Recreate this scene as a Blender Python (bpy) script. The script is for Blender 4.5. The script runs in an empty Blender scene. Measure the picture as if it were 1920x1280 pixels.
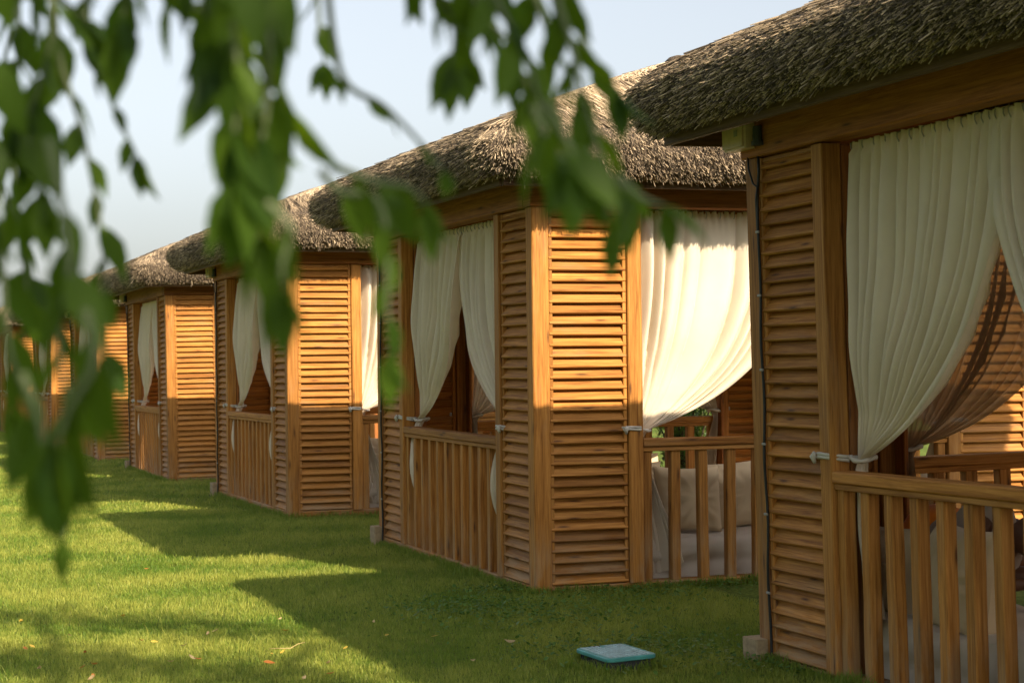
import bpy, math, random
import numpy as np
from mathutils import Matrix, Vector, noise

random.seed(7)
R = math.radians
scene = bpy.context.scene
col = scene.collection

# ------------------------------------------------------------------ camera
CH = 1.408
PITCH, ROLL = 0.013209, 0.015892
cd = bpy.data.cameras.new('camera')
cam = bpy.data.objects.new('camera', cd)
col.objects.link(cam)
cd.sensor_width = 36.0
cd.lens = 3509.8 / 1920 * 36.0
cd.clip_start = 0.05
cd.clip_end = 3000
fw = Vector((0, math.cos(PITCH), math.sin(PITCH)))
up0 = Vector((0, -math.sin(PITCH), math.cos(PITCH)))
rt0 = Vector((1, 0, 0))
rt = rt0 * math.cos(ROLL) - up0 * math.sin(ROLL)
upv = rt0 * math.sin(ROLL) + up0 * math.cos(ROLL)
cam.matrix_world = Matrix(((rt.x, upv.x, -fw.x, 0), (rt.y, upv.y, -fw.y, 0),
                           (rt.z, upv.z, -fw.z, CH), (0, 0, 0, 1)))
cd.dof.use_dof = True
cd.dof.focus_distance = 10.8
cd.dof.aperture_fstop = 5.6
cd.dof.aperture_blades = 7
scene.camera = cam

# ------------------------------------------------------------------ light
SUN_H = Vector((0.597, -0.802))
SUN_EL = R(33.5)
w = bpy.data.worlds.new("World")
scene.world = w
w.use_nodes = True
nt = w.node_tree
bg = nt.nodes['Background']
sky = nt.nodes.new('ShaderNodeTexSky')
sky.sky_type = 'NISHITA'
sky.sun_disc = False
sky.sun_elevation = SUN_EL
sky.sun_rotation = math.atan2(SUN_H.x, SUN_H.y)
sky.air_density = 1.0
sky.dust_density = 3.0
sky.ozone_density = 1.0
hsv = nt.nodes.new('ShaderNodeHueSaturation')
hsv.inputs['Saturation'].default_value = 0.42
nt.links.new(sky.outputs[0], hsv.inputs['Color'])
nt.links.new(hsv.outputs[0], bg.inputs[0])
bg.inputs[1].default_value = 0.106
sd = bpy.data.lights.new('sun', 'SUN')
sd.energy = 5.0  # low warm sun
sd.angle = R(0.55)
sd.color = (1.0, 0.83, 0.60)
sun = bpy.data.objects.new('sun', sd)
col.objects.link(sun)
sv = Vector((SUN_H.x * math.cos(SUN_EL), SUN_H.y * math.cos(SUN_EL), math.sin(SUN_EL)))
sun.rotation_euler = sv.to_track_quat('Z', 'Y').to_euler()
scene.view_settings.view_transform = 'Standard'
scene.view_settings.look = 'None'
scene.view_settings.exposure = 0.93
scene.view_settings.gamma = 1.0
scene.cycles.max_bounces = 8
scene.cycles.transparent_max_bounces = 16
scene.cycles.use_denoising = True

# ------------------------------------------------------------------ materials
def new_mat(name):
    m = bpy.data.materials.new(name)
    m.use_nodes = True
    t = m.node_tree
    return m, t, t.nodes['Principled BSDF'], t.nodes['Material Output']

def N(t, typ, **kw):
    n = t.nodes.new(typ)
    for k, v in kw.items():
        setattr(n, k, v)
    return n

def ramp(t, pts):
    r = N(t, 'ShaderNodeValToRGB')
    e = r.color_ramp.elements
    while len(e) < len(pts):
        e.new(0.5)
    for i, (p, c) in enumerate(pts):
        e[i].position = p
        e[i].color = (*c, 1)
    return r

def noise_n(t, vec, scale, detail=4, rough=0.6, dist=0.0):
    n = N(t, 'ShaderNodeTexNoise')
    n.inputs['Scale'].default_value = scale
    n.inputs['Detail'].default_value = detail
    n.inputs['Roughness'].default_value = rough
    n.inputs['Distortion'].default_value = dist
    if vec is not None:
        t.links.new(vec, n.inputs['Vector'])
    return n

def mapping(t, vec, scale, loc=(0, 0, 0)):
    m = N(t, 'ShaderNodeMapping')
    m.inputs['Scale'].default_value = scale
    m.inputs['Location'].default_value = loc
    t.links.new(vec, m.inputs['Vector'])
    return m.outputs[0]

def mix(t, a, b, fac, mode='MIX'):
    m = N(t, 'ShaderNodeMix', data_type='RGBA', blend_type=mode)
    for sock, v in ((m.inputs[6], a), (m.inputs[7], b)):
        if isinstance(v, tuple):
            sock.default_value = (*v, 1)
        else:
            t.links.new(v, sock)
    if isinstance(fac, float):
        m.inputs[0].default_value = fac
    else:
        t.links.new(fac, m.inputs[0])
    return m.outputs[2]

def bump(t, h, dist, strength, bsdf):
    b = N(t, 'ShaderNodeBump')
    b.inputs['Distance'].default_value = dist
    b.inputs['Strength'].default_value = strength
    t.links.new(h, b.inputs['Height'])
    t.links.new(b.outputs[0], bsdf.inputs['Normal'])

def wood_mat(name, c_dark, c_mid, c_light, grey=0.25):
    m, t, b, o = new_mat(name)
    uv = N(t, 'ShaderNodeUVMap')
    oi = N(t, 'ShaderNodeObjectInfo')
    mul = N(t, 'ShaderNodeMath', operation='MULTIPLY')
    mul.inputs[1].default_value = 37.0
    t.links.new(oi.outputs['Random'], mul.inputs[0])
    add = N(t, 'ShaderNodeVectorMath', operation='ADD')
    t.links.new(uv.outputs[0], add.inputs[0])
    t.links.new(mul.outputs[0], add.inputs[1])
    v = add.outputs[0]
    grain = noise_n(t, mapping(t, v, (2.2, 62, 1)), 1.0, 5, 0.65, 0.6)
    fine = noise_n(t, mapping(t, v, (9, 320, 1)), 1.0, 3, 0.6)
    board = noise_n(t, mapping(t, v, (0.22, 1.1, 1)), 1.0, 1, 0.5)
    cr = ramp(t, [(0.30, c_dark), (0.50, c_mid), (0.70, c_light)])
    t.links.new(grain.outputs[0], cr.inputs[0])
    bt = ramp(t, [(0.30, (0.68, 0.64, 0.60)), (0.48, (1, 1, 1)), (0.70, (1.20, 1.15, 1.08))])
    t.links.new(board.outputs[0], bt.inputs[0])
    c1 = mix(t, cr.outputs[0], bt.outputs[0], 1.0, 'MULTIPLY')
    ft = ramp(t, [(0.35, (0.82, 0.80, 0.78)), (0.6, (1.05, 1.05, 1.05))])
    t.links.new(fine.outputs[0], ft.inputs[0])
    c2 = mix(t, c1, ft.outputs[0], 1.0, 'MULTIPLY')
    # knots
    vo = N(t, 'ShaderNodeTexVoronoi')
    vo.voronoi_dimensions = '2D'
    vo.inputs['Scale'].default_value = 1.0
    t.links.new(mapping(t, v, (1.25, 7.5, 1)), vo.inputs['Vector'])
    kr = ramp(t, [(0.0, (1, 1, 1)), (0.03, (.8, .8, .8)), (0.065, (.22, .22, .22)), (0.12, (0, 0, 0))])
    t.links.new(vo.outputs['Distance'], kr.inputs[0])
    c3 = mix(t, c2, (0.085, 0.032, 0.012), kr.outputs[0])
    # weathered grey patches
    wn = noise_n(t, mapping(t, v, (1.3, 5, 1), (4, 9, 0)), 1.0, 4, 0.7)
    wr = ramp(t, [(0.54, (0, 0, 0)), (0.74, (grey, grey, grey))])
    t.links.new(wn.outputs[0], wr.inputs[0])
    c4 = mix(t, c3, (0.30, 0.23, 0.16), wr.outputs[0])
    # splash weathering on the lowest hand's breadth, dark checks
    geo = N(t, 'ShaderNodeNewGeometry')
    sp = N(t, 'ShaderNodeSeparateXYZ')
    t.links.new(geo.outputs['Position'], sp.inputs[0])
    mr = N(t, 'ShaderNodeMapRange')
    mr.inputs['From Min'].default_value = 0.45
    mr.inputs['From Max'].default_value = -0.02
    t.links.new(sp.outputs['Z'], mr.inputs['Value'])
    pn = noise_n(t, mapping(t, v, (3, 14, 1)), 1.0, 4, 0.7)
    pr = ramp(t, [(0.42, (0, 0, 0)), (0.62, (.75, .75, .75))])
    t.links.new(pn.outputs[0], pr.inputs[0])
    mm = N(t, 'ShaderNodeMath', operation='MULTIPLY')
    t.links.new(mr.outputs[0], mm.inputs[0])
    t.links.new(pr.outputs[0], mm.inputs[1])
    c5 = mix(t, c4, (0.36, 0.255, 0.15), mm.outputs[0])
    ck = noise_n(t, mapping(t, v, (1.1, 48, 1), (17, 3, 5)), 1.0, 3, 0.6)
    ckr = ramp(t, [(0.70, (1, 1, 1)), (0.74, (.35, .30, .26))])
    t.links.new(ck.outputs[0], ckr.inputs[0])
    c6 = mix(t, c5, ckr.outputs[0], 1.0, 'MULTIPLY')
    t.links.new(c6, b.inputs['Base Color'])
    b.inputs['Roughness'].default_value = 0.65
    b.inputs['Specular IOR Level'].default_value = 0.2
    bump(t, grain.outputs[0], 0.002, 0.5, b)
    return m

WOOD = wood_mat('pine_wood', (0.200, 0.072, 0.013), (0.385, 0.168, 0.036), (0.52, 0.25, 0.065))
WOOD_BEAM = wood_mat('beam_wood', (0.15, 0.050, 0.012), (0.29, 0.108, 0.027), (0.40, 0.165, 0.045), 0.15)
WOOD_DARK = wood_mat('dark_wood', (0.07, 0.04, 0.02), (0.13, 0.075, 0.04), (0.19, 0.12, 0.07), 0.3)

def thatch_mat():
    m, t, b, o = new_mat('reed_thatch')
    uv = N(t, 'ShaderNodeUVMap')
    sx = N(t, 'ShaderNodeSeparateXYZ')
    t.links.new(uv.outputs[0], sx.inputs[0])
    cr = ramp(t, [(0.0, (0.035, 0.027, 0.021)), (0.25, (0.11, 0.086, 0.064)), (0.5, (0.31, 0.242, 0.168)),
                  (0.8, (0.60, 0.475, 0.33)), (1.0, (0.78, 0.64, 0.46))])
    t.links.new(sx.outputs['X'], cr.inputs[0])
    geo = N(t, 'ShaderNodeNewGeometry')
    n = noise_n(t, geo.outputs['Position'], 1.6, 4, 0.6)
    nr = ramp(t, [(0.35, (0.62, 0.60, 0.58)), (0.65, (1.15, 1.12, 1.08))])
    t.links.new(n.outputs[0], nr.inputs[0])
    c = mix(t, cr.outputs[0], nr.outputs[0], 1.0, 'MULTIPLY')
    t.links.new(c, b.inputs['Base Color'])
    b.inputs['Roughness'].default_value = 0.6
    b.inputs['Specular IOR Level'].default_value = 0.3
    return m
THATCH = thatch_mat()

def thatch_bed_mat():
    m, t, b, o = new_mat('thatch_bed')
    tc = N(t, 'ShaderNodeTexCoord')
    n = noise_n(t, tc.outputs['Object'], 60, 4, 0.7)
    cr = ramp(t, [(0.35, (0.03, 0.022, 0.015)), (0.7, (0.17, 0.125, 0.085))])
    t.links.new(n.outputs[0], cr.inputs[0])
    t.links.new(cr.outputs[0], b.inputs['Base Color'])
    b.inputs['Roughness'].default_value = 0.95
    bump(t, n.outputs[0], 0.02, 1.0, b)
    return m
THATCH_BED = thatch_bed_mat()

def cloth_mat(name, c, transl=0.35, clear=0.0, scale=500, var=0.12):
    m, t, b, o = new_mat(name)
    tc = N(t, 'ShaderNodeTexCoord')
    n = noise_n(t, tc.outputs['Object'], 3.0, 4, 0.6)
    lo = tuple(x * (1 - var) for x in c)
    cr = ramp(t, [(0.3, lo), (0.7, c)])
    t.links.new(n.outputs[0], cr.inputs[0])
    t.links.new(cr.outputs[0], b.inputs['Base Color'])
    b.inputs['Roughness'].default_value = 0.9
    b.inputs['Specular IOR Level'].default_value = 0.1
    b.inputs['Sheen Weight'].default_value = 0.15
    wv = noise_n(t, tc.outputs['Object'], scale, 2, 0.5)
    bump(t, wv.outputs[0], 0.0008, 0.5, b)
    tr = N(t, 'ShaderNodeBsdfTranslucent')
    t.links.new(cr.outputs[0], tr.inputs['Color'])
    ms = N(t, 'ShaderNodeMixShader')
    ms.inputs[0].default_value = transl
    t.links.new(b.outputs[0], ms.inputs[1])
    t.links.new(tr.outputs[0], ms.inputs[2])
    last = ms.outputs[0]
    if clear > 0:
        tp = N(t, 'ShaderNodeBsdfTransparent')
        wn = N(t, 'ShaderNodeTexNoise')
        wn.inputs['Scale'].default_value = 260
        t.links.new(mapping(t, tc.outputs['Object'], (1, 1, 0.2)), wn.inputs['Vector'])
        mr = N(t, 'ShaderNodeMapRange')
        mr.inputs['To Min'].default_value = clear * 0.8
        mr.inputs['To Max'].default_value = clear * 1.2
        t.links.new(wn.outputs[0], mr.inputs['Value'])
        m2 = N(t, 'ShaderNodeMixShader')
        t.links.new(mr.outputs[0], m2.inputs[0])
        t.links.new(last, m2.inputs[1])
        t.links.new(tp.outputs[0], m2.inputs[2])
        last = m2.outputs[0]
    t.links.new(last, o.inputs['Surface'])
    return m
CURTAIN = cloth_mat('cream_voile', (0.82, 0.725, 0.59), 0.22, 0.02)
SHEER = cloth_mat('shaded_sheer_voile', (0.46, 0.31, 0.19), 0.38, 0.085)  # indoor shade and warm bounce are put into this brown cloth colour
TIE = cloth_mat('white_cotton', (0.62, 0.58, 0.51), 0.1)
CUSHION = cloth_mat('beige_canvas', (0.68, 0.54, 0.36), 0.0, 0, 300, 0.18)
SHEET = cloth_mat('grey_sheet', (0.62, 0.54, 0.45), 0.0, 0, 300, 0.12)
SHIRT = cloth_mat('grey_brown_jersey', (0.34, 0.265, 0.215), 0.0)
ORANGE = cloth_mat('orange_cotton', (0.80, 0.22, 0.02), 0.0)

def plain(name, c, rough=0.5, nscale=8, var=0.15, spec=0.4, bmp=0.0):
    m, t, b, o = new_mat(name)
    tc = N(t, 'ShaderNodeTexCoord')
    n = noise_n(t, tc.outputs['Object'], nscale, 5, 0.6)
    cr = ramp(t, [(0.3, tuple(x * (1 - var) for x in c)), (0.7, tuple(min(1, x * (1 + var * .5)) for x in c))])
    t.links.new(n.outputs[0], cr.inputs[0])
    t.links.new(cr.outputs[0], b.inputs['Base Color'])
    b.inputs['Roughness'].default_value = rough
    b.inputs['Specular IOR Level'].default_value = spec
    if bmp:
        bump(t, n.outputs[0], bmp, 0.6, b)
    return m
BOXMAT = plain('beige_plastic', (0.60, 0.46, 0.30), 0.5, 20)
CABLE = plain('black_rubber', (0.012, 0.012, 0.012), 0.5)
CLIP = plain('grey_plastic', (0.3, 0.29, 0.27), 0.5)
CONC = plain('concrete', (0.40, 0.30, 0.18), 0.9, 30, 0.3, 0.2, 0.01)
TEAL = plain('teal_plastic', (0.085, 0.36, 0.35), 0.42, 14, 0.25, 0.45)
TEAL_TOP = plain('faded_teal_plastic', (0.42, 0.60, 0.62), 0.5, 25, 0.35, 0.4)
GREYBOX = plain('dark_grey_plastic', (0.05, 0.055, 0.06), 0.6)
SKIN = plain('dark_skin', (0.11, 0.050, 0.028), 0.5, 8, 0.1, 0.4)
HAIR = plain('black_hair', (0.012, 0.010, 0.009), 0.6)
BARK = plain('bark', (0.10, 0.075, 0.05), 0.9, 14, 0.4, 0.2, 0.02)
TWIG = plain('twig_bark', (0.10, 0.13, 0.06), 0.7, 30, 0.3)
DRYTWIG = plain('dry_twig', (0.50, 0.38, 0.16), 0.7, 30, 0.3)

def leaf_mat(name, c0, c1, transl=0.45, tcol=(0.20, 0.36, 0.03), spec=0.35):
    m, t, b, o = new_mat(name)
    uv = N(t, 'ShaderNodeUVMap')
    sx = N(t, 'ShaderNodeSeparateXYZ')
    t.links.new(uv.outputs[0], sx.inputs[0])
    cr = ramp(t, [(0.0, c0), (1.0, c1)])
    t.links.new(sx.outputs['X'], cr.inputs[0])
    t.links.new(cr.outputs[0], b.inputs['Base Color'])
    b.inputs['Roughness'].default_value = 0.45
    b.inputs['Specular IOR Level'].default_value = spec
    tr = N(t, 'ShaderNodeBsdfTranslucent')
    tc = mix(t, cr.outputs[0], tcol, 0.6)
    t.links.new(tc, tr.inputs['Color'])
    ms = N(t, 'ShaderNodeMixShader')
    ms.inputs[0].default_value = transl
    t.links.new(b.outputs[0], ms.inputs[1])
    t.links.new(tr.outputs[0], ms.inputs[2])
    t.links.new(ms.outputs[0], o.inputs['Surface'])
    return m
LEAF = leaf_mat('tree_leaf', (0.016, 0.042, 0.008), (0.075, 0.135, 0.014), 0.50, (0.23, 0.38, 0.010), 0.12)
SHRUB = leaf_mat('shrub_leaf', (0.05, 0.10, 0.02), (0.14, 0.20, 0.05), 0.35, (0.22, 0.34, 0.04))
GRASS = leaf_mat('grass_blade', (0.100, 0.195, 0.024), (0.41, 0.42, 0.090), 0.42, (0.40, 0.50, 0.065), 0.2)
CLOVER = leaf_mat('clover_leaf', (0.07, 0.15, 0.03), (0.13, 0.23, 0.045), 0.3, (0.14, 0.28, 0.03), 0.25)
FALLEN = [leaf_mat('fallen_yellow', (0.60, 0.40, 0.06), (0.70, 0.50, 0.10), 0.2, (0.6, 0.4, 0.05)),
          leaf_mat('fallen_orange', (0.48, 0.17, 0.04), (0.58, 0.25, 0.06), 0.2, (0.6, 0.2, 0.02)),
          leaf_mat('fallen_tan', (0.45, 0.32, 0.16), (0.55, 0.42, 0.22), 0.2, (0.5, 0.35, 0.1))]

def lawn_mat():
    m, t, b, o = new_mat('lawn_soil')
    geo = N(t, 'ShaderNodeNewGeometry')
    n1 = noise_n(t, geo.outputs['Position'], 0.7, 4, 0.6)
    n2 = noise_n(t, mapping(t, geo.outputs['Position'], (45, 22, 30)), 1.0, 6, 0.75)
    c1 = ramp(t, [(0.30, (0.075, 0.130, 0.020)), (0.55, (0.135, 0.180, 0.034)), (0.75, (0.22, 0.23, 0.050))])
    t.links.new(n1.outputs[0], c1.inputs[0])
    c2 = ramp(t, [(0.30, (0.35, 0.38, 0.30)), (0.55, (1, 1, 1)), (0.72, (1.6, 1.5, 1.3))])
    t.links.new(n2.outputs[0], c2.inputs[0])
    t.links.new(mix(t, c1.outputs[0], c2.outputs[0], 1.0, 'MULTIPLY'), b.inputs['Base Color'])
    b.inputs['Roughness'].default_value = 0.9
    b.inputs['Specular IOR Level'].default_value = 0.1
    bump(t, n2.outputs[0], 0.03, 0.8, b)
    return m
LAWN = lawn_mat()

# ------------------------------------------------------------------ mesh helpers
class MB:
    """collects shapes; build() links them as one mesh object"""
    def __init__(s):
        s.v, s.f, s.uv = [], [], []

    def beam(s, a, b, w, h, up=(0, 0, 1), ch=0.004, seg=1, wob=0.0):
        a, b, up = Vector(a), Vector(b), Vector(up)
        ax = b - a
        L = ax.length
        ax.normalize()
        if abs(ax.dot(up)) > 0.98:
            up = Vector((0, 1, 0)) if abs(ax.y) < 0.9 else Vector((1, 0, 0))
        sd_ = ax.cross(up).normalized()
        u2 = sd_.cross(ax).normalized()
        hw, hh = w / 2, h / 2
        c = min(ch, hw * .6, hh * .6)
        prof = [(-hw + c, -hh), (hw - c, -hh), (hw, -hh + c), (hw, hh - c), (hw - c, hh), (-hw + c, hh), (-hw, hh - c), (-hw, -hh + c)]
        per = [0]
        for i in range(8):
            p, q = prof[i], prof[(i + 1) % 8]
            per.append(per[-1] + math.hypot(q[0] - p[0], q[1] - p[1]))
        u0, v0 = random.uniform(0, 60), random.uniform(0, 60)
        i0 = len(s.v)
        for k in range(seg + 1):
            f = k / seg
            ox = random.uniform(-wob, wob) if 0 < k < seg else 0
            oy = random.uniform(-wob, wob) if 0 < k < seg else 0
            g = 1 + (random.uniform(-wob, wob) * 8 if wob else 0)
            for (x, y) in prof:
                s.v.append(a + ax * (L * f) + sd_ * (x * g + ox) + u2 * (y * g + oy))
        for k in range(seg):
            for i in range(8):
                j = (i + 1) % 8
                s.f.append((i0 + k * 8 + i, i0 + k * 8 + j, i0 + k * 8 + 8 + j, i0 + k * 8 + 8 + i))
                ua, ub = u0 + L * k / seg, u0 + L * (k + 1) / seg
                s.uv += [(ua, v0 + per[i]), (ua, v0 + per[i + 1]), (ub, v0 + per[i + 1]), (ub, v0 + per[i])]
        s.f.append(tuple(i0 + 7 - i for i in range(8)))
        s.uv += [(u0 + prof[7 - i][0] * .2, v0 + prof[7 - i][1]) for i in range(8)]
        e = i0 + seg * 8
        s.f.append(tuple(e + i for i in range(8)))
        s.uv += [(u0 + prof[i][0] * .2, v0 + prof[i][1]) for i in range(8)]
        return s

    def tube(s, pts, radii, n=8, cap=True):
        pts = [Vector(p) for p in pts]
        if not isinstance(radii, (list, tuple)):
            radii = [radii] * len(pts)
        i0 = len(s.v)
        prev = None
        dist = 0
        ds = []
        for k, p in enumerate(pts):
            d = (pts[min(k + 1, len(pts) - 1)] - pts[max(k - 1, 0)])
            if d.length < 1e-9:
                d = Vector((0, 0, 1))
            d.normalize()
            if prev is None:
                prev = d.orthogonal().normalized()
            prev = (prev - d * prev.dot(d)).normalized()
            bi = d.cross(prev)
            if k:
                dist += (p - pts[k - 1]).length
            ds.append(dist)
            for i in range(n):
                an = 2 * math.pi * i / n
                s.v.append(p + (prev * math.cos(an) + bi * math.sin(an)) * radii[k])
        for k in range(len(pts) - 1):
            for i in range(n):
                j = (i + 1) % n
                s.f.append((i0 + k * n + i, i0 + k * n + j, i0 + (k + 1) * n + j, i0 + (k + 1) * n + i))
                s.uv += [(ds[k], i / n), (ds[k], (i + 1) / n), (ds[k + 1], (i + 1) / n), (ds[k + 1], i / n)]
        if cap:
            s.f.append(tuple(i0 + n - 1 - i for i in range(n)))
            s.uv += [(0, 0)] * n
            e = i0 + (len(pts) - 1) * n
            s.f.append(tuple(e + i for i in range(n)))
            s.uv += [(0, 0)] * n
        return s

    def grid(s, P, nu, nv, wrap=False):
        """P[(i,j)] rows nu x nv"""
        i0 = len(s.v)
        for i in range(nu):
            for j in range(nv):
                s.v.append(Vector(P(i, j)))
        for i in range(nu - 1):
            for j in range(nv if wrap else nv - 1):
                j2 = (j + 1) % nv
                s.f.append((i0 + i * nv + j, i0 + (i + 1) * nv + j, i0 + (i + 1) * nv + j2, i0 + i * nv + j2))
                s.uv += [(i / nu, j / nv), ((i + 1) / nu, j / nv), ((i + 1) / nu, (j + 1) / nv), (i / nu, (j + 1) / nv)]
        return s

    def mesh(s, name, mat, smooth=False):
        me = bpy.data.meshes.new(name)
        me.from_pydata([tuple(x) for x in s.v], [], s.f)
        ul = me.uv_layers.new(name='UVMap')
        ul.data.foreach_set('uv', np.array(s.uv, dtype=np.float32).ravel())
        me.materials.append(mat)
        if smooth:
            me.polygons.foreach_set('use_smooth', [True] * len(me.polygons))
        me.update()
        return me

    def build(s, name, mat, parent=None, smooth=False):
        return link(name, s.mesh(name, mat, smooth), parent)

def link(name, me, parent=None, mw=None):
    o = bpy.data.objects.new(name, me)
    col.objects.link(o)
    if parent is not None:
        o.parent = parent
    if mw is not None:
        if parent is not None:
            o.matrix_local = mw
        else:
            o.matrix_world = mw
    return o

def tag(o, label, cat, group=None, kind=None):
    if label:
        o['label'] = label
    if cat:
        o['category'] = cat
    if group:
        o['group'] = group
    if kind:
        o['kind'] = kind
    return o

def empty(name, mw):
    o = bpy.data.objects.new(name, None)
    o.empty_display_size = 0.2
    col.objects.link(o)
    o.matrix_world = mw
    return o

def copy_tree(o, parent=None):
    c = o.copy()
    col.objects.link(c)
    if parent is not None:
        c.parent = parent
    for ch in list(o.children):
        copy_tree(ch, c)
    return c

def np_mesh(name, V, F, uvx, mat, smooth=False):
    """V (n,3), F (m,k) uniform polygons, uvx (m,) per-face value"""
    me = bpy.data.meshes.new(name)
    nf, k = F.shape
    me.vertices.add(len(V))
    me.vertices.foreach_set('co', V.astype(np.float32).ravel())
    me.loops.add(nf * k)
    me.loops.foreach_set('vertex_index', F.astype(np.int32).ravel())
    me.polygons.add(nf)
    me.polygons.foreach_set('loop_start', np.arange(0, nf * k, k, dtype=np.int32))
    me.polygons.foreach_set('loop_total', np.full(nf, k, dtype=np.int32))
    ul = me.uv_layers.new(name='UVMap')
    uv = np.zeros((nf * k, 2), dtype=np.float32)
    uv[:, 0] = np.repeat(uvx, k)
    ul.data.foreach_set('uv', uv.ravel())
    if smooth:
        me.polygons.foreach_set('use_smooth', np.ones(nf, dtype=bool))
    me.materials.append(mat)
    me.update(calc_edges=True)
    return me

# ------------------------------------------------------------------ gazebo
W = 3.69
c = W / 2
ZB = 2.40          # underside of the beams
A = 0.738          # corner to opening
PW = 0.113
FACES = [Matrix.Rotation(k * math.pi / 2, 4, 'Z') for k in range(4)]   # 0 sunny side, 3 lawn side

def corner_post_mesh(i):
    m = MB()
    m.beam((-c + PW / 2, -c + PW / 2, 0.0), (-c + PW / 2, -c + PW / 2, ZB), PW, PW, ch=0.006, seg=5, wob=0.0012)
    return m.mesh('corner_post', WOOD)

def louvre_mesh(x0, x1):
    m = MB()
    d = 0.055
    y = -c + 0.045
    for x in (x0 + 0.012, x1 - 0.012):
        m.beam((x, y, 0.045), (x, y, ZB - 0.003), 0.024, 0.06, up=(0, 1, 0), ch=0.003)
    n = 35
    z0, pitch = 0.085, 0.0675
    for k in range(n):
        z = z0 + k * pitch + random.uniform(-.002, .002)
        t = R(55 + random.uniform(-2.5, 2.5))
        up = Vector((0, -math.sin(t), math.cos(t)))      # slat face normal leans outwards
        yy = y - 0.008
        j = random.uniform(-.0015, .0015)
        m.beam((x0 + 0.003, yy, z + j), (x1 - 0.003, yy, z - j), 0.081, 0.017, up=tuple(up), ch=0.003)
    m.beam((x0 + .003, y, ZB - .014), (x1 - .003, y, ZB - .014), 0.05, 0.022, ch=.003)
    return m.mesh('louvre_panel', WOOD)

def opening_post_mesh(x):
    m = MB()
    m.beam((x, -c + 0.047, 0.045), (x, -c + 0.047, ZB - 0.002), 0.098, 0.098, ch=0.006, seg=5, wob=0.001)
    return m.mesh('post', WOOD)

GZ_BASE = Matrix.Identity(4)

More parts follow.
